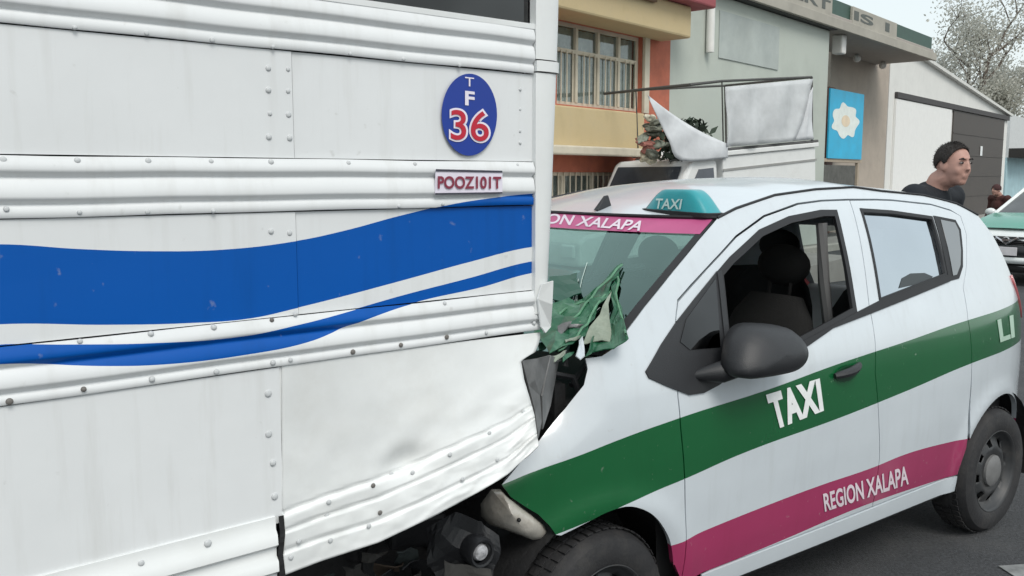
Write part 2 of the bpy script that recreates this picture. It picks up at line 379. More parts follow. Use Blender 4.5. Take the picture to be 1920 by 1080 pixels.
for k in range(2):
    x = FX(1100+60*k, DF-.6); MB().box(x, x+.9, DF-.62, DF-.553, tz[1]-.10-.0*k, tz[1]-.05).build('eave_trim', mat('brown_wood', (.16, .09, .05), .7), house, origin=org)

DF = DF0
# ------------------------------------------------------------------ plain grey green building
greywall = mat('grey_green_render', (.48, .52, .47), .88, var=.14, scale=.9, bump=.15, bscale=30, dirt=(.27, .30, .30), dirt_amt=.45, dirt_scale=.45)
BY = DF-1.40                                       # this front stands forward, flush with the canopy
a0 = FX(1256, BY); a1 = FX(1549, BY); org = (a0, BY, .14)
gb = bthing('plain_building', 'blank grey green rendered building with white downpipe beside salmon house', 'building', a0, BY)
zt0 = FA.hit(1430, 4, BY)[1]; zt1 = FA.hit(1552, 64, BY)[1]; ztl = zt0+(zt0-zt1)*1.2
ztop = .5*(zt0+zt1)
MB().box(a0, a1, BY+.05, DF+8, .14, ztop).build('wall', greywall, gb, origin=org, bevel=.02)
MB().box(a0-.02, a1+.05, BY-.10, DF+8.1, ztop+.003, ztop+.16).build('roof_edge', mat('roof_edge_shadow', (.035, .035, .035), .6), gb, origin=org, bevel=.01)  # roof edge coloured near black to carry the shadow line there
px_ = FX(1327, BY-.05); zb = FA.hit(1327, 98, BY)[1]
MB().tube([(px_, BY-.03, zb), (px_, BY-.03, ztop-.02)], .07, 12).build('downpipe', mat('white_pipe', (.75, .75, .72), .5), gb, smooth=True, origin=org)
g0, g1 = FX(1345, BY), FX(1455, BY)
MB().box(g0, g1, BY+.03, BY+.049, FA.hit(1400, 118, BY)[1], ztop-.25).build('darker_patch', mat('grey_patch', (.41, .45, .43), .9, var=.25, scale=.7, dirt=(.30, .34, .34), dirt_amt=.8, dirt_scale=.6), gb, origin=org)  # slightly darker grey rectangle on the wall
# ------------------------------------------------------------------ shop with lettered canopy
tan = mat('tan_render', (.44, .38, .32), .88, var=.12, scale=1.2, bump=.15, bscale=30, dirt=(.33, .28, .24), dirt_amt=.5)
fasc = mat('fascia_stone', (.40, .38, .33), .8, var=.15, scale=2)
dgreen = mat('dark_green_board', (.05, .10, .08), .6, var=.2)
c0_, c1_ = FX(1552), FX(1660); org = (c0_, DF, .14)
shop = bthing('shop_building', 'tan shop front under a long lettered canopy fascia with green boards', 'building', c0_, DF)
shz = FA.hit(1610, 60, DF)[1]
MB().box(c0_, c1_, DF+.03, DF+8, .14, shz).build('wall', tan, shop, origin=org, bevel=.02)
CY = DF-1.55                                       # front of the canopy
k0, k1 = FX(1300, CY), FX(1742, CY)
cb = FA.hit(1740, 108, CY)[1]; ct = FA.hit(1737, 62, CY)[1]
MB().box(k0, k1, CY+.06, DF+.028, cb, cb+.28).build('canopy', mat('canopy_soffit', (.36, .33, .30), .85, var=.1), shop, origin=org, bevel=.02)
MB().box(k0, k1+.03, CY-.02, CY+.057, cb-.02, cb+.18).build('canopy_lip', fasc, shop, origin=org, bevel=.01)
MB().box(k0, k1, CY+.12, CY+.25, cb+.283, ct).build('sign_backing', dgreen, shop, origin=org)
for (u0, u1) in ((1418, 1552), (1590, 1672)):
    MB().box(FX(u0, CY), FX(u1, CY), CY+.05, CY+.117, cb+.185, ct-.02).build('sign_panel', fasc, shop, origin=org, bevel=.01)
def fhit(y): return lambda u, v: (FA.hit(u, v, y)[0], y, FA.hit(u, v, y)[1])
inkd = mat('sign_letter', (.10, .11, .10), .6)
def fquad(u0, u1): return [(FX(u0, CY), cb+.30), (FX(u1, CY), ct-.10)]
for tx, u0, u1 in (('ERT', 1478, 1548), ('IS', 1592, 1628), ('I', 1650, 1658)):
    (xa, za), (xb, zb_) = fquad(u0, u1); V, T = text_mesh(tx, .03); lo, hi = V.min(0), V.max(0)
    obj('sign_letters', [(xa+(v[0]-lo[0])/(hi[0]-lo[0])*(xb-xa), CY+.046, za+(v[1]-lo[1])/(hi[1]-lo[1])*(zb_-za)) for v in V], T, inkd, shop, origin=org)
lampw = mat('lamp_white', (.8, .78, .74), .4)
for u in (1597, 1645):
    x = FX(u, DF-.35); m_ = MB(); m_.ball((x, DF-.35, cb-.10), .10, 14, 8); m_.tube([(x, DF-.35, cb-.05), (x, DF-.35, cb+.01)], .03); m_.build('globe_lamp', lampw, shop, smooth=True, origin=org)
x = FX(1563, DF-1.2); MB().box(x-.13, x+.13, DF-1.32, DF-1.08, cb-.42, cb-.003).build('flood_lamp', lampw, shop, origin=org, bevel=.03)
MB().box(FX(1548, DF-.06), FX(1560, DF-.06), DF-.06, DF+.027, .14, FA.hit(1553, 163, DF)[1]).build('door_post', mat('brown_post', (.20, .10, .075), .7), shop, origin=org, bevel=.01)
# railing in front of the shop
ry = DF-.7
rail = bthing('low_railing', 'low tan railing with dark infill in front of tan shop', 'railing', FX(1530, ry), ry); org = (FX(1530, ry), ry, .14)
rz_ = FA.hit(1570, 298, ry)[1]
tanrail = mat('railing_paint', (.42, .35, .27), .7)
MB().box(FX(1470, ry), FX(1612, ry), ry-.04, ry+.04, rz_-.08, rz_).build('top_rail', tanrail, rail, origin=org, bevel=.008)
for u in (1480, 1525, 1606): MB().box(FX(u, ry)-.05, FX(u, ry)+.05, ry-.035, ry+.035, .14, rz_-.083).build('post', tanrail, rail, origin=org)
MB().box(FX(1482, ry)+.06, FX(1604, ry)-.06, ry-.01, ry+.01, .3, rz_-.15).build('infill', mat('railing_mesh', (.11, .11, .10), .7, var=.4, scale=5), rail, origin=org)
# blue poster standing on the railing
py = DF-.75
pq = FP([(1556, 166), (1616, 176), (1614, 291), (1557, 286)], py)
x0 = min(p[0] for p in pq); x1 = max(p[0] for p in pq); z0 = rz_+.004; z1 = sum(p[1] for p in pq[:2])/2
org = (x0, py, z0)
pos = thing('poster_board', 'bright blue poster board with white flower emblem above low railing', 'poster', FA.w(x0, py, z0), FA.rz)
MB().box(x0, x1, py-.02, py+.02, z0, z1).build('board', mat('poster_blue', (.03, .44, .70), .5, var=.15, scale=2), pos, origin=org, bevel=.004)
cx, cz, rr, rz2 = x0+(x1-x0)*.46, z0+(z1-z0)*.56, (x1-x0)*.42, (z1-z0)*.27
fv = [(cx, py-.024, cz)]; nn = 60
for i in range(nn):
    q = 2*math.pi*i/nn; rad = .90+.10*math.cos(7*q)+.03*math.sin(11*q); fv.append((cx+rr*rad*math.cos(q), py-.024, cz+rz2*rad*math.sin(q)))
obj('flower_emblem', fv, [(0, i+1, (i+1)%nn+1) for i in range(nn)], mat('poster_white', (.80, .86, .82), .5), pos, origin=org)
fv = [(cx+.3*rr*math.cos(2*math.pi*i/20), py-.027, cz+.32*rz2*math.sin(2*math.pi*i/20)) for i in range(20)]
obj('flower_centre', fv, [tuple(range(20))], mat('poster_cream', (.80, .66, .48), .5), pos, origin=org)
# ------------------------------------------------------------------ white shed with dark door
shedw = mat('white_render', (.74, .74, .71), .85, var=.06, scale=1, bump=.1, bscale=30, dirt=(.6, .6, .58), dirt_amt=.4)
d0, d1 = FX(1661), FX(1884); org = (d0, DF, .14)
shed = bthing('shed_building', 'white gabled shed with sliding track and tall dark brown door', 'building', d0, DF)
zr1 = FA.hit(1884, 214, DF)[1]; zr0 = FA.hit(1737, 120, DF)[1]; xr0 = FX(1737)
zap = zr0+(zr0-zr1)*.35; xap = xr0-(d1-xr0)*.35
MB().prism([(d0, .14), (d1, .14), (d1, zr1), (xap, zap), (d0, zap-.15)], DF+.03, DF+9).build('wall', shedw, shed, origin=org)
rf = MB(); e = .12
rf.prism([(xap, zap+.004), (d1+.15, zr1-.06), (d1+.15, zr1+.04), (xap, zap+.11)], DF-.12, DF+9.1); rf.build('roof', mat('pale_roof_sheet', (.66, .66, .63), .6, var=.1), shed, origin=org)
hz = FA.hit(1730, 188, DF)[1]
MB().box(FX(1676, DF-.07), d1-.10, DF-.07, DF+.027, hz-.10, hz+.08).build('door_track', mat('track_dark', (.05, .045, .045), .6), shed, origin=org, bevel=.01)
MB().box(FX(1674, DF-.04), FX(1778, DF-.04), DF-.04, DF+.026, .16, hz-.12).build('sliding_panel', mat('white_sheet', (.80, .80, .78), .7, var=.04), shed, origin=org)
brown = mat('dark_brown_door', (.075, .065, .058), .6, var=.2, scale=2)
dx = [FX(1782, DF-.02), FX(1877, DF-.02)]
dr = MB().box(dx[0], dx[1], DF-.02, DF+.024, .16, hz-.12).build('door', brown, shed, origin=org)
for k in range(1, 5):
    zz = .16+(hz-.3)*k/5; MB().box(dx[0]+.03, dx[1]-.03, DF-.035, DF-.023, zz-.02, zz+.02).build('door_rail', brown, dr, origin=org)
nx, nz = FA.hit(1840, 283, DF-.04); MB().box(nx-.15, nx+.15, DF-.045, DF-.038, nz-.18, nz+.18).build('paper_notice', white_vinyl, dr, origin=org)
# ------------------------------------------------------------------ pale building at the far end
e0, e1 = FX(1888, DF+.4), FX(1888, DF+.4)+12; org = (e0, DF+.4, .14)
far = bthing('far_building', 'pale building with blue lower front beyond the white shed', 'building', e0, DF+.4)
ez = [FA.hit(1900, v, DF+.4)[1] for v in (216, 279, 296)]
MB().box(e0, e1, DF+.4, DF+8, ez[2], ez[0]).build('upper_wall', mat('pale_grey_wall', (.60, .62, .62), .85, var=.1), far, origin=org)
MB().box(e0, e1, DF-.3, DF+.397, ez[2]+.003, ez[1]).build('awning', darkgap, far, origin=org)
MB().box(e0, e1, DF+.45, DF+8, .14, ez[2]-.003).build('lower_wall', mat('pale_blue_wall', (.38, .55, .60), .8, var=.15, scale=2), far, origin=org)

# ------------------------------------------------------------------ tree behind the shed
bark = mat('bark', (.16, .13, .11), .9, var=.3, bump=.6, bscale=30)
leafm = mat('pale_leaves', (.56, .55, .49), .8, var=.5, scale=1.5)
_n = leafm.node_tree.nodes; _l = leafm.node_tree.links; _t = _n.new('ShaderNodeBsdfTranslucent'); _t.inputs[0].default_value = (.62, .63, .58, 1); _m = _n.new('ShaderNodeMixShader'); _m.inputs[0].default_value = .5
_l.new(_n['Principled BSDF'].outputs[0], _m.inputs[1]); _l.new(_t.outputs[0], _m.inputs[2]); _l.new(_m.outputs[0], _n['Material Output'].inputs[0])
def tree(wx_, wy_, H, Rc, seed, label):
    rnd = random.Random(seed); t = thing('tree', label, 'tree', (wx_, wy_, 0)); tr = MB(); tips = []
    def limb(p, d, L, r, dep):
        pts = [p]; q = p
        for i in range(5):
            d = (d+Vector((rnd.uniform(-.22, .22), rnd.uniform(-.22, .22), rnd.uniform(-.05, .15)))).normalized(); q = q+d*L/5; pts.append(q)
        tr.tube(pts, [r*(1-.11*i) for i in range(6)], 6 if dep > 1 else 9)
        if dep >= 2: tips.extend(pts[2:])
        if dep < 4:
            for k in range(rnd.randint(2, 3)+(dep == 0)*2):
                nd = (d*rnd.uniform(.5, 1.1)+Vector((rnd.uniform(-1, 1), rnd.uniform(-1, 1), rnd.uniform(-.2, .8)))).normalized()
                limb(pts[rnd.randint(3, 5)], nd, L*rnd.uniform(.55, .8), r*.5, dep+1)
    limb(Vector((0, 0, -.1)), Vector((0, 0, 1)), H*.36, H*.028, 0)
    tr.build('trunk', bark, t, smooth=True)
    lf = MB(); 
    for p in tips:
        for k in range(24):
            c = p+Vector((rnd.gauss(0, 1), rnd.gauss(0, 1), rnd.gauss(0, .8)))*Rc*.075
            n = Vector((rnd.uniform(-1, 1), rnd.uniform(-1, 1), rnd.uniform(-1, 1))).normalized(); a = n.orthogonal().normalized(); b = n.cross(a); s = rnd.uniform(.08, .20)
            lf.add([c+a*s, c+b*s*.5, c-a*s, c-b*s*.5], [(0, 1, 2, 3)])
    lf.build('crown', leafm, t)
    return t
pt = FA.w(FX(1850, DF+12), DF+12)
tree(pt.x, pt.y, 21, 11, 3, 'tall pale leafed tree rising behind the white shed')
pt2 = FA.w(FX(1930, DF+7)+9, DF+11)
tree(pt2.x, pt2.y, 14, 8, 11, 'second pale tree standing behind the pale blue fronted building')

# ------------------------------------------------------------------ white pickup truck with box body, parked opposite
TF = Frame(0, 0, 52); TY = 8.03                    # its left side plane
ramp_ang = R(4.4)
tx0 = TF.hit(1362, 320, TY)[0]                     # where the box begins
troot = thing('pickup_truck', 'white pickup truck with box body and rack frame parked opposite', 'truck', TF.w(tx0, TY+.8, .155), TF.rz, ry=-ramp_ang)
tw = mat('truck_white', (.74, .75, .74), .45, var=.10, scale=3, dirt=(.5, .5, .48), dirt_amt=.5, coat=.2)
bw = 1.66; yl, yr = -.8, -.8+bw
m_ = MB(); m_.box(.05, 2.2, yl, yr, .75, 1.72)
boxo = m_.build('box_body', tw, troot, bevel=.02)
MB().box(.04, 2.21, yl-.012, yl-.002, 1.52, 1.55).build('box_trim', mat('grey_trim', (.3, .3, .29), .6), boxo)
MB().box(.02, 2.24, yl-.03, yl+.06, 1.725, 1.79).build('box_rim', tw, boxo, bevel=.01)
MB().box(.02, 2.24, yr-.06, yr+.03, 1.725, 1.79).build('box_rim', tw, boxo, bevel=.01)
MB().box(.1, 2.25, yl-.02, yl+.03, 1.793, 1.83).build('rope', mat('dark_rope', (.10, .10, .10), .8), boxo, bevel=.01)
# cab: side outline extruded, then glazing let in
cab = [(-1.45, .55), (-.02, .55), (-.02, 1.62), (-.06, 1.70), (-.50, 1.70), (-.58, 1.66), (-.92, 1.12), (-1.45, 1.02)]
m_ = MB(); m_.prism(cab, yl+.03, yr-.20); cabo = m_.build('cab', tw, troot, bevel=.05)
gd = mat('truck_window', (.10, .11, .13), .12, var=.1)
MB().prism([(-.10, 1.20), (-.13, 1.58), (-.42, 1.58), (-.70, 1.20)], yl+.015, yl+.028).build('side_window', gd, cabo)
MB().prism([(-.10, 1.20), (-.13, 1.58), (-.42, 1.58), (-.70, 1.20)], yr-.198, yr-.185).build('side_window', gd, cabo)
m_ = MB(); m_.add([(-.895, yl+.11, 1.16), (-.895, yr-.28, 1.16), (-.605, yr-.32, 1.62), (-.605, yl+.15, 1.62)], [(0, 1, 2, 3), (3, 2, 1, 0)])
m_.v = [(x-.012, y, z+.012) for x, y, z in m_.v]; m_.build('windscreen', gd, cabo)
m_ = MB(); m_.prism([(-2.6, .55), (-1.452, .55), (-1.452, 1.0), (-2.5, .92), (-2.6, .85)], yl+.04, yr-.04); hd = m_.build('hood', tw, troot, bevel=.04)
for s in (yl+.12, yr-.36): MB().box(-2.63, -2.58, s, s+.24, .66, .82).build('headlight', white_vinyl, hd, bevel=.02)
MB().box(-2.72, -2.62, yl, yr, .38, .54).build('bumper', chrome, troot, bevel=.03)
MB().box(-1.7, 2.1, yl+.25, yr-.25, .42, .54).build('chassis', interior, troot)
for x in (-2.0, 1.4):
    for s, sg in ((yl+.02, 1), (yr-.02, -1)):
        w_ = MB(); w_.lathe([(.0, s), (.18, s), (.20, s), (.31, s+.01*sg), (.33, s+.05*sg), (.33, s+.17*sg), (.30, s+.2*sg), (0, s+.2*sg)], 'y', 28, (x, 0, .33)); w_.build('wheel', rubber, troot, smooth=True)
# rack over the box and cab
rk = mat('rack_steel', (.09, .09, .085), .6, metal=.3)
def bar(p, q, r=.018): MB().tube([p, q], r, 8).build('rack_bar', rk, troot, smooth=True)
for y in (yl+.03, yr-.03):
    bar((2.15, y, 1.79), (2.15, y, 2.75)); bar((.1, y, 1.79), (.1, y, 2.72), .010); bar((2.15, y, 2.75), (.1, y, 2.72)); bar((.1, y, 2.72), (-.55, y, 2.68))
bar((2.15, yl+.03, 2.75), (2.15, yr-.03, 2.75)); bar((-.55, yl+.03, 2.68), (-.55, yr-.03, 2.68)); bar((.1, yl+.03, 2.72), (.1, yr-.03, 2.72)); bar((.12, yl+.03, 1.8), (-.9, yl+.1, 1.72), .012)
# white tarp hung on the rack
def sheet(name, P, m, parent=None, nx=18, nz=12, amp=.02, thick=.008, seed=0, label=None, cat=None, saddle=None):
    """P: four corners (bl, br, tr, tl)"""
    bl, br, tr_, tl = [Vector(p) for p in P]; nrm = (br-bl).cross(tl-bl).normalized(); rows = []
    for j in range(nz+1):
        r = []
        for i in range(nx+1):
            a, b = i/nx, j/nz; p = (bl*(1-a)+br*a)*(1-b)+(tl*(1-a)+tr_*a)*b
            w = amp*(mnoise.noise(Vector((a*4+seed, b*1.2, seed)))*1.6+.5*math.sin(a*17+b*2+seed))*(1-.6*b)
            if saddle: w += saddle*4*a*(1-a)
            r.append(p+nrm*w)
        rows.append(r)
    m_ = MB().grid(rows); o = m_.build(name, m, parent, smooth=True, ang=0)
    md = o.modifiers.new('solid', 'SOLIDIFY'); md.thickness = thick; md.offset = 0
    return o
tarpm = mat('white_tarp', (.62, .64, .66), .6, var=.18, scale=3, bump=.6, bscale=6)
meshm = mat('thin_white_tarp', (.66, .68, .70), .7, var=.2, scale=3, bump=.5, bscale=6)
_n = meshm.node_tree.nodes; _l = meshm.node_tree.links; _t = _n.new('ShaderNodeBsdfTransparent'); _m = _n.new('ShaderNodeMixShader'); _m.inputs[0].default_value = .30
_l.new(_n['Principled BSDF'].outputs[0], _m.inputs[1]); _l.new(_t.outputs[0], _m.inputs[2]); _l.new(_m.outputs[0], _n['Material Output'].inputs[0])
tarp = thing('tarpaulin', 'white tarpaulin hung from the rack above the truck box', 'tarpaulin', troot.matrix_basis @ Vector((1, yl, 1.83)), TF.rz, ry=-ramp_ang)
off = Vector((1, yl, 1.83))
def to(p): return Vector(p)-off
sheet('cloth', [to((.06, yl-.035, 1.84)), to((1.62, yl-.035, 1.84)), to((2.08, yl-.035, 2.72)), to((.10, yl-.035, 2.64))], meshm, tarp, amp=.055, seed=2)
sheet('side_flap', [to((1.62, yl-.02, 1.84)), to((2.12, yl-.02, 1.84)), to((2.10, yl-.02, 2.6)), to((2.0, yl-.02, 2.5))], tarpm, tarp, amp=.03, seed=5)
# bent white panel propped over the cab, bundled leaves and sacks behind it
pn = thing('bent_panel', 'bent white sheet panel propped over the truck cab roof', 'panel', troot.matrix_basis @ Vector((-.3, yl, 1.72)), TF.rz, ry=-ramp_ang); off = Vector((-.3, yl, 1.72))
Minv = troot.matrix_basis.inverted()
def tl_(u, v, dy=0.): x, z = TF.hit(u, v, TY+dy); return Minv @ TF.w(x, TY+dy, z)
tc_ = spl([(1214, 178), (1240, 199), (1280, 227), (1320, 250), (1364, 270)], 4); bc_ = spl([(1216, 184), (1236, 228), (1254, 264), (1276, 301), (1364, 296)], 4)
rows = []
for j in range(9):
    t = j/8; r = []
    for i in range(17):
        p = tl_(tc_[i][0]*(1-t)+bc_[i][0]*t, tc_[i][1]*(1-t)+bc_[i][1]*t, -.03-.015*math.sin(t*math.pi)*(i/16)+.05*(1-i/16)+.012*math.sin(i*1.1+t*2)); r.append(p-off)
    rows.append(r)
o = MB().grid(rows).build('sheet', tarpm, pn, smooth=True, ang=20); md = o.modifiers.new('solid', 'SOLIDIFY'); md.thickness = .006
cargo = thing('leafy_bundle', 'dark green leafy bundle lying behind the bent white panel', 'bundle', troot.matrix_basis @ Vector((-.22, yl+.45, 1.72)), TF.rz, ry=-ramp_ang)
rnd = random.Random(4); lf = MB()
for k in range(900):
    c = Vector((rnd.gauss(-.05, .16), rnd.gauss(0, .12), rnd.uniform(.0, .50))); n = Vector((rnd.uniform(-1, 1), rnd.uniform(-1, 1), rnd.uniform(-1, 1))).normalized(); a = n.orthogonal().normalized(); b = n.cross(a); s = rnd.uniform(.04, .1)
    lf.add([c+a*s, c+b*s*.4, c-a*s, c-b*s*.4], [(0, 1, 2, 3)])
lf.build('leaves', mat('dark_leaves', (.035, .055, .035), .7, var=.5), cargo)
sk = thing('load_pile', 'small pile of cream and grey bundles beside the bent white panel', 'bundles', troot.matrix_basis @ Vector((-.82, yl+.42, 1.74)), TF.rz, ry=-ramp_ang)
rnd = random.Random(14)
for k in range(11):
    c = rnd.choice(((.52, .48, .36), (.30, .33, .27), (.56, .53, .42), (.18, .19, .15), (.36, .15, .12)))
    mb = MB(); mb.ball((0, 0, 0), (rnd.uniform(.08, .16), rnd.uniform(.07, .13), rnd.uniform(.03, .07)), 18, 12)
    mb.v = [tuple(Vector(v)*(1+.55*mnoise.noise(Vector(v)*17+Vector((k*3, 0, 0))))) for v in mb.v]
    o = mb.build('bundle', mat('bundle_%d' % k, c, .9, var=.5, scale=18), sk, smooth=True, ang=25); o.location = (rnd.uniform(-.16, .14), rnd.uniform(-.1, .1), .04+.050*k); o.rotation_euler = (rnd.uniform(-.5, .5), rnd.uniform(-.6, .6), rnd.uniform(0, 3))
rp = MB(); rp.prism([(-1.95, .003), (2.9, .003), (2.9, .15+2.9*math.tan(ramp_ang))], -1.0, 1.05)
o = struct(rp.build('ramp', concrete)); o.location = TF.w(tx0, TY+.8, 0); o.rotation_euler = (0, 0, TF.rz)

# ================================================================== BUS
BD = 1.65
BF = Frame(0, 0, 50.25); BF.o = BF.b*BD            # local y = 0 is the bus's near side sheet
bus = thing('bus', 'white bus with blue wave stripes, crumpled rear skirt and round number decal', 'bus', (BF.o[0], BF.o[1], 0), BF.rz)
def BH(u, v, y=0.): return BF.hit(u, v, y)
def BZ(k): return CAMH+k*BD
def bn(pts, x0=-2., xs=4., z0=0., zs=3.):
    out = []
    for u, v in pts:
        x, z = BH(u, v); out.append(((x-x0)/xs, (z-z0)/zs))
    return [(0, out[0][1])]+out+[(1, out[-1][1])]
w1t = [(0,458),(150,467),(280,471),(420,468),(556,452),(650,432),(750,405),(850,382),(930,370),(1000,363)]
w1b = [(0,608),(200,609),(350,606),(470,597),(556,578),(640,557),(760,525),(880,492),(1000,463)]
w2t = [(0,646),(120,645),(280,642),(450,630),(555,608),(640,587),(760,553),(880,522),(1000,490)]
w2b = [(0,681),(75,682),(200,685),(300,682),(450,665),(575,640),(640,615),(720,585),(800,562),(900,540),(1000,512)]
BX = BH(1000, 400)[0]                               # the sheets end here, then the corner post
blue = (.0, .088, .40)
buspaint = banded_paint('bus_paint', (.74, .76, .77), [(blue, bn(w1t), bn(w1b)), (blue, bn(w2t), bn(w2b))], -2., 4., 0., 3., BX, rough=.42, coat=.06, bump=.10, bscale=2.2, grime=.07, root=bus, streak=.30, spec=.22)
buswhite = mat('bus_white', (.74, .76, .76), .4, var=.07, scale=3, coat=.2, bump=.06, bscale=5, dirt=(.58, .57, .53), dirt_amt=.25, dirt_scale=4)
XL = -7.2
def bplate(name, x0, x1, z0, z1, y=0., t=.004, m=None):
    mb = MB(); nx = max(2, int((x1-x0)/.12)); rows = []
    for j in range(7):
        z = z0+(z1-z0)*j/6; r = []
        for i in range(nx+1):
            x = x0+(x1-x0)*i/nx; e = min(i, nx-i, j, 6-j) > 0
            r.append((x, y-(.0022*mnoise.noise(Vector((x*3.1, z*4.3, y*50))) if e else 0), z))
        rows.append(r)
    mb.grid(rows)
    mb.box(x0, x1, y+.0005, y+t, z0, z1)
    return mb.build(name, m or buspaint, bus, smooth=True, ang=30)
xs1 = BH(551, 200)[0]; xs2 = BH(557, 440)[0]; xs3 = BH(527, 800)[0]
GAP = .0022
for (za, zb_, xs) in ((BZ(.0225), BZ(.147)-.002, xs1), (BZ(-.165), BZ(-.04)-.002, xs2)):
    bplate('side_sheet', XL, xs-GAP, za, zb_, 0)
    bplate('side_sheet', xs, BX, za, zb_, .003)
# side wall core behind the sheets so that joints read dark
MB().box(XL, xs3-.03, .012, .05, BZ(-.47), BZ(-.27)).build('side_core', interior, bus)
MB().box(XL, BX-.02, .012, .05, BZ(-.268), BZ(.21)).build('side_core', interior, bus)
# rub rails: pressed sections with two ribs
def railprof(zt, zg1, zg2, zb_):                    # returns (y, z) outline top to bottom; y negative = toward the street
    p = [(0, zt), (-.004, zt), (-.006, zt-.006)]
    for z in (zg1, zg2):                            # flat bands parted by pressed grooves
        p += [(-.0095, z+.020), (-.0105, z+.012), (-.0095, z+.007), (-.0010, z+.0015), (-.0005, z-.002), (-.0060, z-.0075)]
    p += [(-.0055, zb_+.002), (-.004, zb_), (0, zb_)]
    return p
def rail(zt, z1, z2, zb_, x1, m):
    pr = railprof(zt, z1, z2, zb_); mb = MB(); n = 60; xs = [XL]+list(np.linspace(-.2, x1, n))
    mb.grid([[(x, y-.0012*mnoise.noise(Vector((x*6, z*8, 3))), z+.0015*mnoise.noise(Vector((x*5, 1, z1)))) for y, z in pr] for x in xs])
    mb.add([(x1, y, z) for y, z in pr], [tuple(range(len(pr)))])
    return mb.build('rub_rail', m, bus, smooth=True, ang=50)
rail(BZ(.2095), BZ(.187), BZ(.161), BZ(.147), BX-.004, buspaint)
rail(BZ(.0225)-.002, BZ(.001), BZ(-.026), BZ(-.040), BX-.004, buspaint)
rail(BZ(-.165)-.002, BZ(-.187), BZ(-.213), BZ(-.225), BX+.02, buspaint)
# lower left skirt sheet with its bottom rail
ZB = BH(520, 1082)[1]
bplate('skirt_sheet', XL, xs3-.0005, BZ(-.44)+.035, BZ(-.225)-.002, 0)
l9 = BH(527, 970)[1]; 
pr = [(0, l9+.006), (-.004, l9+.006), (-.005, l9-.02), (-.012, l9-.03), (-.014, l9-.05), (-.004, l9-.058), (-.004, l9-.075), (-.013, l9-.085), (-.014, l9-.105), (-.003, l9-.113), (-.003, ZB), (.03, ZB)]
mb = MB(); xs = [XL, -.3]+list(np.linspace(-.2, xs3-.02, 30))
mb.grid([[(x, y, z+.012*max(0, (x-.1)/.6)**2*0) for y, z in pr] for x in xs]); mb.build('skirt_rail', buswhite, bus, smooth=True, ang=50)
# crumpled right skirt: bent out and up toward the corner
Tp = [(528.5, 686), (700, 662), (860, 641), (1013, 623)]
Bp = [(530, 1080), (600, 1053), (711, 1017), (812, 969), (908, 917), (952, 890), (1009, 836)]
def pl(P, s):                                       # point at fraction of horizontal run
    P = np.array(P, float); x = P[0, 0]+(P[-1, 0]-P[0, 0])*s; return x, float(np.interp(x, P[:, 0], P[:, 1]))
NX, NT = 70, 90
tl0 = np.array([.0, .70, .79, .885, 1.]); tr0 = np.array([.0, .60, .72, .88, 1.])
MB().box(xs3-.0003, xs3+.05, .003, .006, BZ(-.42), BZ(-.226)).build('joint_strip', buswhite, bus)
def flare(s, t): return -(.09*t**1.8*(.05+.95*s)+.02*math.sin(t*3.1)*s)
def wedge(t, c, w): return max(0., 1-abs(t-c)/w)
def skirt_pt(s, t):
    (ux, uy), (bx, by) = pl(Tp, s), pl(Bp, s)
    u, v = ux+(bx-ux)*t, uy+(by-uy)*t
    y = flare(s, t)
    ls = tl0*(1-s)+tr0*s
    for c in ls[1:4]:                               # pressed lines of the bottom rail
        y += .008*wedge(t, c, .011)
    y -= .006*max(0, min(1, (t-ls[1])/.03))
    y += .006*mnoise.noise(Vector((s*9, t*7, 2)))*t*(.3+s)+.004*mnoise.noise(Vector((s*25, t*18, 5)))*max(0, t-.5)
    rd = 1-abs(mnoise.noise(Vector((s*6+t*3, t*5-s*4, 9)))*2.2); y -= .011*max(0, rd)**3*max(0, t-.35)*(.10+s**3)
    rd = 1-abs(mnoise.noise(Vector((s*15-t*6, t*14, 4)))*2.4); y += .006*max(0, rd)**4*max(0, t-.5)*(.10+s**3)
    y += .020*math.exp(-((s-.47)/.07)**2-((t-.62)/.07)**2)        # dent
    x, z = BH(u, v, y); return (x, y, z)
ytear = [(1016, 622), (1010, 645), (1004, 660), (990, 668), (977, 677), (983, 712), (993, 745), (1002, 778), (1008, 822), (1010, 830)]
def smax(t):
    lo, hi = .5, 1.
    for _ in range(24):
        s = (lo+hi)/2; (ux, uy), (bx, by) = pl(Tp, s), pl(Bp, s); u, v = ux+(bx-ux)*t, uy+(by-uy)*t
        if u > np.interp(v, [q[1] for q in ytear], [q[0] for q in ytear]): hi = s
        else: lo = s
    return lo
rows = [[skirt_pt(i/NX*smax(j/NT), j/NT) for i in range(NX+1)] for j in range(NT+1)]
mb = MB(); n1 = NX+1; vs_ = [q for r in rows for q in r]; fs_ = [(j*n1+i, (j+1)*n1+i, (j+1)*n1+i+1, j*n1+i+1) for j in range(NT) for i in range(NX)]
mb.add(vs_, fs_); o = mb.build('crumpled_skirt', mat('skirt_paint', (.73, .75, .75), .42, var=.10, scale=4, coat=.2, dirt=(.50, .49, .45), dirt_amt=.30, dirt_scale=5), bus, smooth=True, ang=0)
md = o.modifiers.new('solid', 'SOLIDIFY'); md.thickness = .003; md.offset = -1
o['label'] = 'bent out rear skirt panel with torn corner'
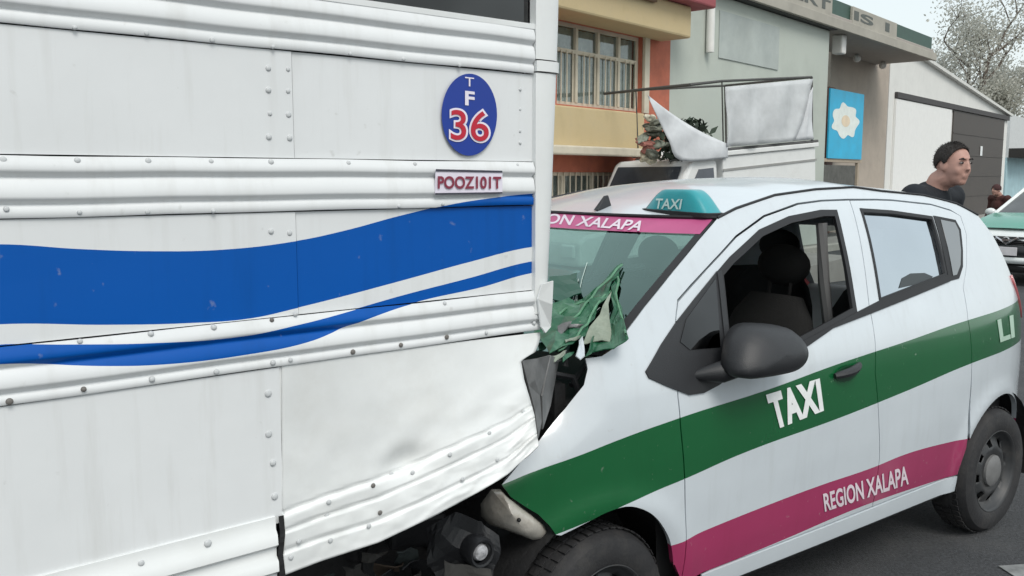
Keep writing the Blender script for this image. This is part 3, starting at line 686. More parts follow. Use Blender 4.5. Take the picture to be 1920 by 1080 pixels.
# torn metal flap at the corner
greymetal = mat('bare_torn_metal', (.22, .22, .22), .5, metal=.5, var=.4, scale=12, dirt=(.08, .08, .08), dirt_amt=.6, dirt_scale=9)
def bp3(u, v, y): x, z = BH(u, v, y); return (x, y, z)
fl = [bp3(976, 676, -.01), bp3(1006, 672, .02), bp3(1029, 666, .06), bp3(1021, 700, .05), bp3(1010, 742, .02), bp3(1013, 790, .03), bp3(1007, 822, -.02), bp3(1000, 770, -.015), bp3(988, 722, -.012), bp3(1000, 712, .0)]
mb = MB(); mb.add(fl, [(0, 1, 9), (0, 9, 8), (1, 2, 3), (1, 3, 9), (9, 3, 4), (9, 4, 8), (8, 4, 7), (4, 5, 7), (7, 5, 6)])
mb.add([bp3(1030, 666, .10), bp3(1046, 672, .2), bp3(1030, 760, .15), bp3(1015, 805, .06), bp3(1014, 742, .05)], [(0, 1, 2), (0, 2, 4), (4, 2, 3)])
o = mb.build('torn_flap', greymetal, bus); md = o.modifiers.new('solid', 'SOLIDIFY'); md.thickness = .004
# corner post (rounded) with a joint high up
def post(z0, z1, grow=0., name='corner_post'):
    mb = MB(); rows = []
    for j in range(13):
        z = z0+(z1-z0)*j/12
        xe = np.interp(z, [BZ(-.23), BZ(-.05), BZ(.2), BZ(.8)], [BH(1029, 615)[0], BH(1040, 400)[0], BH(1053, 50)[0], BH(1053, 50)[0]+.02])+grow
        r = [(BX-.002, .012, z), (BX-.002, -.010-grow, z), (BX+.006, -.014-grow, z)]; rad = .045
        for q in range(9):
            a = math.pi/2*q/8; r.append((xe-rad+rad*math.sin(a), -.014-grow+rad-rad*math.cos(a), z))
        r.append((xe, 1.2, z)); rows.append(r)
    return mb.grid(rows).build(name, buswhite, bus, smooth=True, ang=60)
post(BZ(-.2), BZ(.148), name='corner_post'); post(BZ(.150), BZ(.165), .004, 'post_joint'); post(BZ(.167), 2.9, name='corner_post')
# ragged lower end of the post
mb = MB(); rg = [bp3(1004, 560, -.012), bp3(1012, 532, -.014), bp3(1033, 526, -.012), bp3(1031, 570, -.01), bp3(1028, 612, .01), bp3(1018, 624, -.008), bp3(1010, 612, -.012)]
mb.add([(x, y-.005, z) for x, y, z in rg], [(0, 1, 2, 3), (0, 3, 4, 6), (6, 4, 5)]); o = mb.build('post_end_plate', buswhite, bus); md = o.modifiers.new('solid', 'SOLIDIFY'); md.thickness = .004
# rear wall, roof, far side, windows, floor
xe = BH(1045, 300)[0]
bpan = MB(); bpan.box(xe-.05, xe-.004, 1.19, 2.34, BZ(-.36), 2.9); bpan.build('rear_wall', buswhite, bus)
MB().box(XL, BX, 2.34, 2.39, BZ(-.45), 2.9).build('far_side', buswhite, bus)
ZW = BZ(.212)
roof = MB(); rows = []
for i in range(15):
    a = math.pi*i/14; rows.append([(x, 1.19-1.2*math.cos(a), 2.62+.42*math.sin(a)) for x in (XL, xe)])
roof.grid(rows); roof.build('roof', buswhite, bus, smooth=True)
MB().box(XL, BX, .0, .05, 2.57, 2.66).build('cant_rail', buswhite, bus)
mb = MB(); mb.box(XL, BX, -.006, .03, ZW-.006, ZW+.006); mb.build('window_sill', buswhite, bus)
xw = BX
for k in range(8):
    xa, xb = xw-.92*(k+1)+.05, xw-.92*k-.008
    wv = MB(); wv.box(xa, xb, .012, .020, ZW+.008, 2.565); w_ = wv.build('window', gl_dark, bus)
    MB().box(xa-.045, xa-.002, -.004, .04, ZW+.008, 2.568).build('pillar', buswhite, bus)
    MB().box(xa+.002, xb-.002, .008, .011, 2.22, 2.25).build('window_bar', seal, w_)
MB().box(XL, BX-.05, .06, 2.33, BZ(-.44), BZ(-.40)).build('floor', interior, bus)
MB().box(XL, BX-.06, .30, .36, BZ(-.40), ZW+.25).build('seat_row', interior, bus)
MB().box(XL+.0, xe-.25, .75, .85, .55, BZ(-.441)).build('chassis_beam', dark_void, bus)
MB().box(XL+.0, xe-.25, 1.55, 1.65, .55, BZ(-.441)).build('chassis_beam', dark_void, bus)
MB().box(XL-.05, XL, .0, 2.39, .5, 2.9).build('front_wall', buswhite, bus)
for x in (-2.3, -6.0):
    for s, sg in ((.08, 1), (2.31, -1)):
        w_ = MB(); w_.lathe([(.0, s+.05*sg), (.2, s+.05*sg), (.26, s+.01*sg), (.40, s), (.47, s+.03*sg), (.48, s+.2*sg), (.4, s+.26*sg), (0, s+.26*sg)], 'y', 36, (x, 0, .48)); w_.build('wheel', rubber, bus, smooth=True)
    MB().tube([(x, .3, .48), (x, 2.1, .48)], .07).build('axle', interior, bus)
# rivets
rv = MB(); rv.lathe([(.0058, .001), (.0054, -.0010), (.0040, -.0024), (.002, -.0030), (.0001, -.0031)], 'y', 10)
rivm = mat('rivet_metal', (.55, .57, .58), .45, var=.25, scale=40)
rivd = mat('rivet_rusty', (.16, .15, .14), .6, var=.3)
rv0 = rv.build('rivet', rivm, bus, smooth=True, ang=0); rv1 = rv0.data.copy(); rv1.materials[0] = rivd; first = [True]
def rivet(u, v, y=0., dark=False, s=1., loc=None):
    x, z = (loc[0], loc[2]) if loc else BH(u, v, y)
    if loc: y = loc[1]
    if first[0]: o = rv0; first[0] = False
    else: o = rv0.copy(); C.objects.link(o)
    if dark: o.data = rv1
    s *= .82+.3*((u*7.3+v*3.1) % 1); o.location = (x, y, z); o.scale = (s, .7+.5*((u*3.7+v*5.3) % 1), s)
for u, v in [(503,128),(540,130),(503,169),(540,171),(506,213),(541,215),(504,257),(543,259)]: rivet(u, v, 0)
for u in (975,): 
    for v in (168, 205, 246, 268): rivet(u, v, .003, s=.8)
for u, v in [(6,300),(145,301),(278,302),(396,303),(508,304),(653,306),(778,308),(970,310)]: rivet(u, v, -.006)
for u, v in [(140,52),(275,62),(398,75),(512,88),(657,101),(757,111),(862,122)]: rivet(u, v, -.006, s=.8)
for u, v in [(12,392),(149,398),(277,397),(400,396),(748,387),(830,383)]: rivet(u, v, -.006, s=.8)
for u, v in [(508,434),(543,437)]: rivet(u, v, 0)
for u, v in [(150,640),(283,626),(401,614),(510,600),(554,589),(834,569)]: rivet(u, v, -.007, dark=u in (510,))
for u, v in [(18,753),(157,730),(285,711),(406,697),(512,680),(545,675),(662,660),(752,647),(838,632),(912,624),(1002,606)]: rivet(u, v, -.007, dark=v in (753, 730, 660, 647, 632))
for u, v in [(503,738),(504,814),(512,868),(515,931)]: rivet(u, v, -.001, s=1.25)
for u, v in [(265,1056),(390,1019)]: rivet(u, v, -.006, s=1.2)
from_uv = []
for u, v in [(616,941),(699,910),(773,886),(843,852),(917,812),(619,1013),(691,986),(712,961),(867,898),(932,862),(612,965),(733,889),(560,1015),(981,772),(545,1045)]:
    best = min(((abs(pl(Tp, i/200)[0]+0-0-u), i/200) for i in range(201)))[1]
    # locate (s, t) of the pixel on the bent sheet
    s = best
    for _ in range(6):
        (ux, uy), (bx, by) = pl(Tp, s), pl(Bp, s); t = (v-uy)/(by-uy); uu = ux+(bx-ux)*t; s = min(1, max(0, s+(u-uu)/480))
    p = skirt_pt(s, t); rivet(0, 0, loc=(p[0], p[1]-.002, p[2]), s=1.15, dark=u in (699, 712))
# dark tear at the skirt seam and grime
mb = MB(); tp = [bp3(522, 968, -.008), bp3(532, 966, -.01), bp3(535, 1000, -.012), bp3(531, 1040, -.012), bp3(536, 1082, -.012), bp3(524, 1084, -.012), bp3(521, 1040, -.01), bp3(525, 1000, -.01)]
mb.add(tp, [tuple(range(8))]); mb.build('seam_tear', dark_void, bus)
# decals: round number, plate
decb = mat('decal_blue', (.008, .040, .30), .4, var=.08); decr = mat('decal_red', (.50, .012, .035), .4); decw = mat('decal_white', (.78, .74, .84), .4); deck = mat('decal_black', (.05, .05, .07), .5); decm = mat('decal_maroon', (.24, .03, .06), .5)
def bhit(y): return lambda u, v: bp3(u, v, y)
el = []
cxu, cyv = 880, 215
for i in range(48):
    q = 2*math.pi*i/48; el.append(bp3(cxu+52*math.cos(q), cyv+77*math.sin(q), -.0035))
dec = obj('number_decal', el, [tuple(range(48))], decb, bus)
dec['label'] = 'blue oval decal with white T F and red 36'
text_on('letter', 'T', [(872, 144), (889, 146), (889, 163), (872, 161)], bhit(-.005), decw, dec, .0)
text_on('letter', 'F', [(872, 170), (890, 172), (890, 199), (872, 197)], bhit(-.005), decw, dec, .03)
text_on('number_outline', '36', [(846, 206), (916, 210), (916, 265), (846, 261)], bhit(-.005), decw, dec, .055, spacing=1.02, pad=True)
text_on('number', '36', [(846, 206), (916, 210), (916, 265), (846, 261)], bhit(-.0065), decr, dec, .008, spacing=1.02, pad=True)
rl = -.0125
pln = obj('plate_decal', [bp3(816, 365, rl), bp3(942, 363, rl), bp3(942, 321, rl), bp3(817, 318, rl)], [(0, 1, 2, 3)], decw, bus); pln['label'] = 'small white plate sticker with maroon letters'
md = pln.modifiers.new('solid', 'SOLIDIFY'); md.thickness = .0015
for q in ([(816, 365), (942, 363), (942, 360), (816, 362)], [(817, 321), (942, 323.5), (942, 320), (817, 317)]):
    obj('plate_border', [bp3(u, v, rl-.002) for u, v in q], [(0, 1, 2, 3)], deck, pln)
text_on('plate_letters', 'POOZ101T', [(821, 330), (940, 331), (940, 354), (821, 354)], bhit(rl-.003), decm, pln, .03)

# ================================================================== TAXI (jammed under the bus corner)
CF = Frame(-.19318, 3.14045, 53.15)                 # origin: front axle centre on the ground; x rearward, y to its right
taxi = thing('taxi', 'white hatchback taxi with green and magenta stripes, front crushed under the bus corner', 'car', CF.w(0, 0, 0), CF.rz)
gz, gy = smoothed([-.1, .18, .27, .40, .60, .75, .88, .98, 1.05, 1.12, 1.25, 1.35, 1.45, 1.52, 1.58, 1.62, 1.7],
                  [.70, .735, .757, .778, .792, .795, .790, .776, .755, .728, .680, .638, .588, .545, .490, .44, .35], .022, -.1, 1.7)
wx_s, wy_s = smoothed([-.9, -.6, -.45, -.3, -.15, 0, .2, 1.2, 2.1, 2.3, 2.5, 2.65, 2.78, 2.9, 3.0],
                      [.50, .70, .83, .905, .955, .982, .995, 1.0, .995, .985, .955, .915, .85, .74, .6], .06, -.9, 3.0)
def Ys(x, z):
    y = float(np.interp(z, gz, gy)*np.interp(x, wx_s, wy_s))
    for ax in (0., 2.375):                          # wheel arch flares
        r = math.hypot(x-ax, z-.29); y += .012*math.exp(-((r-.36)/.05)**2)
    # character line rising toward the rear
    y += .006*math.exp(-((z-(.80+.06*x))/.03)**2)*max(0, min(1, (x+.2)/.5))*0
    # pushed-in, creased front wing
    k = max(0., min(1., (.03-x)/.22)); cl = .75+.42*(x+.27)
    q_ = max(0, min(1, (z-cl)/.20)); y -= .095*k*k*(3-2*k)*(q_*q_*(1.6-.6*q_))
    return y
cam_l = CF.cam()
def side(u, v, off=0.):
    d = CF.dir(ray(u, v)); y = -.78
    for _ in range(40):
        t = (y-cam_l[1])/d[1]; x = cam_l[0]+t*d[0]; z = CAMH+t*d[2]; y = .4*y+.6*(-(Ys(min(max(x, -.9), 3.), z)+off))
    return x, z
def side3(u, v, off=0.): x, z = side(u, v, off); return (x, -(Ys(x, z)+off), z)
def sidep(pts, off=0.): return [side(u, v, off) for u, v in pts]
def xz(pts): return pts
# paint: green and magenta bands follow curves
gt = [(941,909),(1002,884),(1092,852),(1165,823),(1271,785),(1436,732),(1573,682),(1700,640),(1800,605),(1885,577)]
gb_ = [(1020,1010),(1108,976),(1181,943),(1284,898),(1388,852),(1573,784),(1700,733),(1825,680),(1888,655)]
mt = [(1266,1021),(1407,960),(1536,911),(1633,878),(1703,850),(1807,824)]
mbm = [(1310,1079),(1462,1015),(1610,952),(1788,893)]
def cn(pts):
    q = sidep(pts); out = [((x+1)/4, z/2) for x, z in q]; out.sort()
    (xa, za), (xb, zb_) = out[0], out[1]; s0 = (zb_-za)/(xb-xa); (xc, zc), (xd, zd) = out[-2], out[-1]; s1 = (zd-zc)/(xd-xc)
    return [(0, min(1, max(0, za-s0*xa)))]+out+[(1, min(1, max(0, zd+s1*(1-xd))))]
green = (.006, .105, .032); mag = (.36, .035, .115)
cwhite = (.60, .65, .69)
carpaint = banded_paint('taxi_paint', cwhite, [(green, cn(gt), cn(gb_)), (mag, cn(mt), cn(mbm))], -1., 4., 0., 2., 2.86, rough=.22, coat=.8, bump=.02, bscale=3, grime=.08, streak=.18)
plainwhite = mat('taxi_white', cwhite, .25, var=.04, scale=3, coat=.5)
def skin(name, outer, holes, m, parent, off=0., depth=.02, step=.035, mirror=True, label=None):
    """body panel: outline in (x, z), laid on the side surface, with returned edges; a mirrored copy for the far side"""
    V, T = cdt(outer, holes, step); res = []
    for sg in ((-1, 1) if mirror else (-1,)):
        vs = [(x, sg*(Ys(x, z)+off), z) for x, z in V]
        e = .004; ns = []
        for x, z in V:
            dx = (Ys(x+e, z)-Ys(x-e, z))/(2*e); dz = (Ys(x, z+e)-Ys(x, z-e))/(2*e); n = Vector((-dx, sg*1., -dz)).normalized(); ns.append(n)
        tris = []
        for t in T:
            a, b, c = [Vector(vs[i]) for i in t]; nn = (b-a).cross(c-a); tris.append(t if nn.dot(ns[t[0]]) > 0 else t[::-1])
        cnt = {}
        for t in tris:
            for i in range(3): cnt[(t[i], t[(i+1)%3])] = 1
        bd = [e_ for e_ in cnt if (e_[1], e_[0]) not in cnt]
        nv = len(vs); ext = {}
        def ex(i):
            if i not in ext:
                vs.append(vs[i]); ns.append(None); vs.append(tuple(Vector(vs[i])-ns[i]*depth)); ns.append(None); ext[i] = (len(vs)-2, len(vs)-1)
            return ext[i]
        fl = []
        for a, b in bd:
            (a0, a1), (b0, b1) = ex(a), ex(b); fl.append((b0, a0, a1, b1))
        me = bpy.data.meshes.new(name); me.from_pydata(vs, [], tris+fl); me.update(); me.materials.append(m)
        me.polygons.foreach_set('use_smooth', [True]*len(me.polygons))
        cn_ = [tuple(n) if n else tuple(me.vertices[i].normal) for i, n in enumerate(ns)]
        me.normals_split_custom_set_from_vertices(cn_)
        o = bpy.data.objects.new(name, me); C.objects.link(o); o.parent = parent; res.append(o)
        if label and sg < 0: o['label'] = label
    return res
# ---- outlines traced from the photo, put on the surface
wsE = [(1345,410),(1310,451),(1262,510),(1210,575),(1165,634),(1148,655),(1128,668)]            # windscreen edge, top to bottom
doorF = [(1290,1079),(1287,1000),(1284,900),(1276,800),(1271,742),(1268,680),(1267,598)]        # front door shut line, bottom to top
doorT = [(1271,564),(1298,533),(1325,503),(1380,443),(1432,405),(1495,382),(1540,376),(1592,374)]
doorT2 = [(1640,374),(1671,375),(1745,383),(1782,394)]
arch_f = []
AR = .345
fa = sidep([(1173, 950)])[0]
def archpts(cx, cz, r, a0, a1, n): return [(cx+r*math.cos(a0+(a1-a0)*i/n), cz+r*math.sin(a0+(a1-a0)*i/n)) for i in range(n+1)]
# front wheel arch as an arc through traced points
ap = sidep([(1052,1004),(1108,976),(1140,960),(1173,950),(1200,953),(1225,966),(1245,990),(1258,1020),(1263,1060)])
ap = spl(ap, 4)
sill_f = side(1290, 1079)
fender = sidep(wsE[2:]) + sidep([(1098,672),(1102,692),(1095,722),(1060,766),(1012,825),(980,862),(941,909),(958,932),(985,950),(1010,965),(1030,985),(1043,1003)]) + ap + [(ap[-1][0]+.004, .40), (side(1287, 1000)[0], .34)] 
fender += [(x-.0025, z) for x, z in sidep(doorF[1:])] + [(x-.001, z+.004) for x, z in sidep(doorT[:3])]
skin('front_wing', fender, [], carpaint, taxi, step=.02, label='creased white front wing with green band')
dfl = [(x+.0025, z) for x, z in sidep(doorF[1:])]
dtop = [(x+.001, z-.004) for x, z in sidep(doorT)]
bp_x = sidep([(1592, 374), (1630, 575), (1641, 700), (1649, 860)])
zsill = lambda x: float(np.interp(x, [side(1310, 1079)[0], side(1788, 893)[0]], [side(1310, 1079)[1], side(1788, 893)[1]]))
winF = sidep([(1362,672),(1346,508),(1368,482),(1423,431),(1478,406),(1538,394),(1568,394),(1581,448),(1606,586),(1500,645),(1440,672),(1395,690)])
rdb = bp_x[-1][0]
front_door = dfl[:1] and ([(dfl[0][0], zsill(dfl[0][0])+.003)] + dfl + dtop + [(bp_x[0][0]-.002, bp_x[0][1]-.005)] + [(x-.002, z) for x, z in bp_x[1:]] + [(rdb-.002, zsill(rdb)+.003)])
front_door = front_door[:len(front_door)]
# dtop's last point and bp_x[0] coincide
front_door = [p for i, p in enumerate(front_door) if i == 0 or math.dist(p, front_door[i-1]) > .002]
fdo = skin('front_door', front_door, [winF], carpaint, taxi)
winR = sidep([(1612,391),(1671,395),(1747,406),(1775,517),(1649,566)])
rear_arch = archpts(2.375, .285, .352, R(172), R(20), 22)
def cq(x, z): return (x, z)
rdoor_top = [(x, z-.004) for x, z in sidep(doorT2)]
quarter_line = sidep([(1801,405),(1812,440),(1812,500),(1806,540),(1815,600),(1822,690)])
ql = [(x, z) for x, z in quarter_line]
qa = archpts(2.375, .285, .352, R(172), R(120), 8)
ql_end = min(qa, key=lambda p: abs(p[0]-ql[-1][0]))
k_end = qa.index(ql_end)
rear_door = [(rdb+.002, zsill(rdb)+.003)] + [(x+.002, z) for x, z in bp_x[::-1]][:-1] + [(bp_x[0][0]+.002, bp_x[0][1]-.005)] + rdoor_top + [(x-.002, z) for x, z in ql] + [ (q[0]-.0, q[1]) for q in qa[k_end::-1]] + [(qa[0][0], zsill(qa[0][0])+.003)]
skin('rear_door', rear_door, [winR], carpaint, taxi)
# roof side rail + rear quarter
top_line = sidep([(1345,410),(1380,392),(1453,367),(1530,356),(1600,352)])
xq = [(1.75, 1.535), (2.05, 1.515), (2.30, 1.475), (2.47, 1.42)]
rear_edge = [(2.56, 1.33), (2.63, 1.22), (2.70, 1.10), (2.78, .98), (2.84, .88), (2.86, .75), (2.86, .55), (2.84, .42), (2.78, .30), (2.74, .27)]
rail_low = [(x, z+.003) for x, z in sidep(doorT2[::-1]+doorT[:1:-1])]
quarter = sidep(wsE[2::-1])[:-1] + top_line + xq + rear_edge + archpts(2.375, .285, .352, R(-4), R(120), 20)
quarter = [p for p in quarter]
qa2 = archpts(2.375, .285, .352, R(120), R(172), 8)
qq = [q for q in qa2 if q[0] > ql[-1][0]+.004]
quarter += qq[1:] + [(x+.002, z) for x, z in ql[::-1]] + rail_low + [(x, z+.004) for x, z in sidep([(1298,533)])]
quarter = [p for i, p in enumerate(quarter) if i == 0 or math.dist(p, quarter[i-1]) > .003]
skin('body_side', quarter, [], carpaint, taxi, step=.03)
# rocker panel under the doors
x0r, x1r = side(1287, 1000)[0]-.0, qa[0][0]-.005
rocker = [(x0r, zsill(x0r)-.004), (x1r, zsill(x1r)-.004), (x1r+.01, .262), (x0r, .262)]
skin('rocker_panel', rocker, [], plainwhite, taxi, off=.004)
# ---- glazing and black trims on the side
def ring(name, poly, w, m, off, parent=taxi, depth=.012): return skin(name, offset_poly(poly, -.002), [offset_poly(poly, w)], m, parent, off, depth, .05)
ring('window_seal', winF, .022, seal, .003); ring('window_seal', winR, .012, seal, .003)
rr_ = skin('side_glass', offset_poly(winR, .006), [], gl_side, taxi, -.012, .003, .06); rr_[1].data.materials[0] = gl_clear
# driver's glass is wound down; the passenger's is up
rg_ = skin('side_glass', offset_poly(winF, .006), [], gl_clear, taxi, -.012, .003, .06)
bpy.data.objects.remove(rg_[0])
qwin = sidep([(1749,404),(1790,412),(1800,430),(1804,470),(1804,500),(1797,522),(1778,527)])
skin('quarter_trim', qwin, [], seal, taxi, .004, .008, .04)
skin('quarter_glass', offset_poly(sidep([(1760,410),(1788,416),(1796,432),(1800,470),(1799,498),(1792,516),(1784,518)]), .003), [], gl_side if 0 else glass('dim_glass', (.08, .1, .1), .28, .05), taxi, .0065, .004, .05)
belt = sidep([(1492,645),(1606,584),(1649,562),(1775,515),(1780,527),(1700,560),(1640,584),(1560,615),(1500,657)])
skin('belt_moulding', belt, [], seal, taxi, .006, .01, .04)
sail = sidep([(1209,696),(1238,645),(1267,602),(1300,560),(1343,507),(1349,520),(1357,600),(1363,672),(1376,700),(1345,722),(1318,736),(1291,740),(1250,724),(1215,708)])
skin('mirror_sail', sail, [], black_plastic, taxi, .006, .012, .03)
qg = sidep([(1283,598),(1338,522),(1344,600),(1347,650),(1290,655),(1272,640)])
skin('front_quarter_glass', qg, [], gl_dark, taxi, .0085, .004, .04)
skin('divider_bar', sidep([(1341,510),(1349,506),(1366,668),(1358,676)]), [], black_plastic, taxi, .010, .01, .04)
# ---- mirrors
def weld(o):
    bm = bmesh.new(); bm.from_mesh(o.data); bmesh.ops.remove_doubles(bm, verts=bm.verts[:], dist=.0004); bm.to_mesh(o.data); bm.free()
def mirror_shape(sg):
    t = bpy.data.objects.new('door_mirror', None); C.objects.link(t); t.parent = taxi
    return t
mc = side3(1432, 655, .10)
hx = [(1372,640),(1385,616),(1410,606),(1461,611),(1487,631),(1498,656),(1491,679),(1468,696),(1420,706),(1380,708),(1366,690)]
def mir(sg):
    rows = []
    hp = [side3(u, v, .10) for u, v in spl_c(hx, 3)]; cxm = sum(p[0] for p in hp)/len(hp); czm = sum(p[2] for p in hp)/len(hp); ym = sum(abs(p[1]) for p in hp)/len(hp)
    for kk, (f, o_) in enumerate(((.80, -.05), (.97, -.035), (1.0, 0), (.97, .03), (.86, .055), (.6, .075), (.25, .085), (.01, .087))):
        r = []
        for p in hp+hp[:1]: r.append((cxm+(p[0]-cxm)*f, sg*(ym+(abs(p[1])-ym)*min(1, f)+o_), czm+(p[2]-czm)*f))
        rows.append(r)
    mb = MB().grid(rows, flip=sg > 0)
    o = mb.build('door_mirror', black_plastic, taxi, smooth=True, ang=70)
    weld(o)
    a = side3(1290, 706, -.02); b = side3(1402, 680, .09)
    am = MB(); am.tube([(a[0], sg*abs(a[1]), a[2]), ((a[0]+b[0])/2, sg*(abs(a[1])+abs(b[1])+.03)/2, (a[2]+b[2])/2-.005), (b[0], sg*abs(b[1]), b[2])], [.012, .034, .034], 14)
    am.build('mirror_arm', black_plastic, o, smooth=True)
    gp = [(cxm+(p[0]-cxm)*.8+.0, sg*(abs(p[1])-.045), czm+(p[2]-czm)*.8) for p in hp]
    return o
mir(-1); mir(1)
# ---- door handles
def handle(u0, v0, u1, v1, sg):
    a = side3(u0, v0, .012); b = side3(u1, v1, .012)
    pts = []
    for i in range(7):
        q = i/6; e = .020*math.sin(math.pi*q)
        x, z = a[0]+(b[0]-a[0])*q, a[2]+(b[2]-a[2])*q; pts.append((x, sg*(Ys(x, z)+.006+e), z))
    o = MB().tube(pts, [.010, .014, .016, .016, .016, .014, .010], 8).build('door_handle', black_plastic, taxi, smooth=True)
    cx_, cz_ = (a[0]+b[0])/2, (a[2]+b[2])/2-.012
    el = [(cx_+.07*math.cos(2*math.pi*i/20), sg*(Ys(cx_, cz_)+.003), cz_+.030*math.sin(2*math.pi*i/20)) for i in range(20)]
    obj('handle_cup', el, [tuple(range(20)) if sg < 0 else tuple(range(19, -1, -1))], mat('handle_cup', (.006, .05, .02), .5), o)
handle(1568, 706, 1614, 684, -1); handle(1568, 706, 1614, 684, 1)
# ---- lettering on the doors
def shit(off): return lambda u, v: side3(u, v, off)
text_on('taxi_lettering', 'TAXI', [(1436, 740), (1537, 709), (1545, 770), (1454, 806)], shit(.003), white_vinyl, taxi, .055, spacing=1.14)
text_on('region_lettering', 'REGION XALAPA', [(1543, 926), (1702, 872), (1704, 908), (1547, 960)], shit(.003), mat('pale_pink_vinyl', (.72, .62, .68), .5), taxi, .025)
text_on('rear_lettering', 'LI', [(1870, 600), (1900, 590), (1903, 632), (1876, 642)], shit(.003), mat('pale_green_vinyl', (.40, .55, .45), .5), taxi, .03)
# ---- windscreen (curved) and pink sun strip, roof, bonnet remains
wsp = [side3(u, v, -.004) for u, v in wsE][::-1]                # bottom to top
wsp = [np.array(p) for p in wsp]
arc = np.r_[0, np.cumsum([np.linalg.norm(wsp[i+1]-wsp[i]) for i in range(len(wsp)-1)])]; arc /= arc[-1]
def ws_edge(s): return np.array([np.interp(s, arc, [p[k] for p in wsp]) for k in range(3)])
def ws_pt(s, t):                                                 # t -1..1 across
    p = ws_edge(s); bul = .20*(1-s)+.13*s; c = 1-abs(t)**2.2
    return (p[0]-bul*c, p[1]*(-t), p[2])
rows = [[ws_pt(j/24, -1+2*i/32) for i in range(33)] for j in range(25)]
mb = MB().grid(rows, flip=True); wso = mb.build('windscreen', gl_wind, taxi, smooth=True, ang=0)
bvh_ws = BVHTree.FromPolygons([Vector(v) for v in mb.v], mb.f)
def wshit(off):
    def f(u, v):
        d = Vector(CF.dir(ray(u, v))).normalized(); h = bvh_ws.ray_cast(Vector(cam_l), d)
        if h[0] is None:
            dd = CF.dir(ray(u, v)); t = 2.6; return tuple(cam_l+dd*t)
        return tuple(h[0]-d*off)
    return f
pink = mat('pink_strip', (.46, .085, .22), .45, var=.15, scale=5)
rows = []
for j in range(5):
    r = []
    for i in range(33):
        t = -1+2*i/32; s = 1.0-(.145)*j/4-.001; p = ws_pt(s, t*.985); r.append((p[0]-.003, p[1], p[2]+.003))
    rows.append(r)
stp = MB().grid(rows).build('sun_strip', pink, wso, smooth=True, ang=0)
text_on('sun_strip_lettering', 'REGION XALAPA', [(955, 394), (1207, 414), (1199, 433), (955, 413)], wshit(.018), mat('strip_white', (.70, .62, .70), .5), stp, .02, shear=.25)
# black frit border along the glass edge
rows = [[(lambda p: (p[0]-.002, p[1], p[2]+.002))(ws_pt(s_, t_)) for t_ in (.962, .975, .988, .999)] for s_ in np.linspace(.0, .995, 30)]
MB().grid(rows).build('glass_border', seal, wso, smooth=True, ang=0)
rows = [[(lambda p: (p[0]-.002, -p[1], p[2]+.002))(ws_pt(s_, t_)) for t_ in (.962, .975, .988, .999)] for s_ in np.linspace(.0, .995, 30)]
MB().grid(rows).build('glass_border', seal, wso, smooth=True, ang=0)
# roof
tl_pts = [side3(u, v) for u, v in [(1345,410),(1380,392),(1453,367),(1530,356),(1600,352)]]+[(x, -Ys(x, z), z) for x, z in xq]
tl_pts = np.array(tl_pts); xr = tl_pts[:, 0]
NRX, NRY = 46, 28; rows = []
for i in range(NRX+1):
    q = i/NRX; x = xr[0]+(xr[-1]-xr[0])*q; ye = abs(float(np.interp(x, xr, tl_pts[:, 1]))); ze = float(np.interp(x, xr, tl_pts[:, 2])); r = []
    for k in range(NRY+1):
        t = -1+2*k/NRY; c = 1-abs(t)**2.4
        fx = -.13*c*max(0, 1-q*4); rx = .16*c*max(0, q*4-3)
        r.append((x+fx+rx, t*(ye+.001), ze+.001+(.042-.042*max(0, 1-q*4)**1.5)*c))
    rows.append(r)
mbr = MB().grid(rows); roofo = mbr.build('roof', plainwhite, taxi, smooth=True, ang=0)
bvh_roof = BVHTree.FromPolygons([Vector(v) for v in mbr.v], mbr.f)
# dark roof ditch strip along each side
for sg in (1, -1):
    pts = [(p[0], sg*abs(p[1])*1.0, p[2]+.003) for p in tl_pts]
    MB().tube(pts, .005, 6).build('roof_ditch', seal, taxi, smooth=True)
pts = [(r[0]-.004, r[1], r[2]+.002) for r in rows[0]]
MB().tube(pts, .007, 6).build('screen_seal', seal, wso, smooth=True)
# tailgate and rear end
re = [(2.47, 1.42)]+rear_edge
rows = []
for x, z in re:
    y = Ys(x, z); rows.append([(x+.13*(1-abs(t)**2.6)*(1 if z > .9 else .6), t*(y-.001), z) for t in np.linspace(-1, 1, 21)])
tgm = MB(); tgm.grid(rows[0:2]); tgm.grid(rows[4:]); tgm.grid([r[:3] for r in rows[1:5]]); tgm.grid([r[-3:] for r in rows[1:5]])
tg = tgm.build('tailgate', plainwhite, taxi, smooth=True, ang=50)
MB().grid([[(q[0]-.006, q[1], q[2]) for q in r[2:-2]] for r in rows[1:5]]).build('rear_glass', gl_clear, tg, smooth=True, ang=0)
dark_decal = sidep([(1690, 541), (1696, 522), (1712, 513), (1738, 512), (1754, 519), (1748, 526), (1725, 533)])  # flat decal paints in a dark shape reflected in the door glass
sh_ = skin('painted_reflection', dark_decal, [], mat('dark_reflection_paint', (.05, .06, .065), .6), taxi, -.010, .001, .03, mirror=False)[0]
sh_['label'] = 'painted dark reflection low on the rear door glass'
lampr = mat('tail_lamp_red', (.46, .12, .13), .15, coat=.6); 
for sg in (-1, 1):
    mb = MB(); rows = []
    for z in np.linspace(.93, 1.14, 6):
        xe_ = float(np.interp(z, [q[1] for q in rear_edge[::-1]], [q[0] for q in rear_edge[::-1]]))
        rows.append([(xe_-.03+.03*k, sg*(Ys(xe_-.03+.03*k if k < 2 else xe_, z)+(.008 if k < 2 else -.05*(k-1))), z) for k in range(4)])
    mb.grid(rows, flip=sg > 0); o = mb.build('tail_lamp', lampr, taxi, smooth=True, ang=0); md = o.modifiers.new('solid', 'SOLIDIFY'); md.thickness = .012
MB().box(2.80, 2.93, -.55, .55, .30, .52).build('rear_bumper', plainwhite, taxi, bevel=.04)
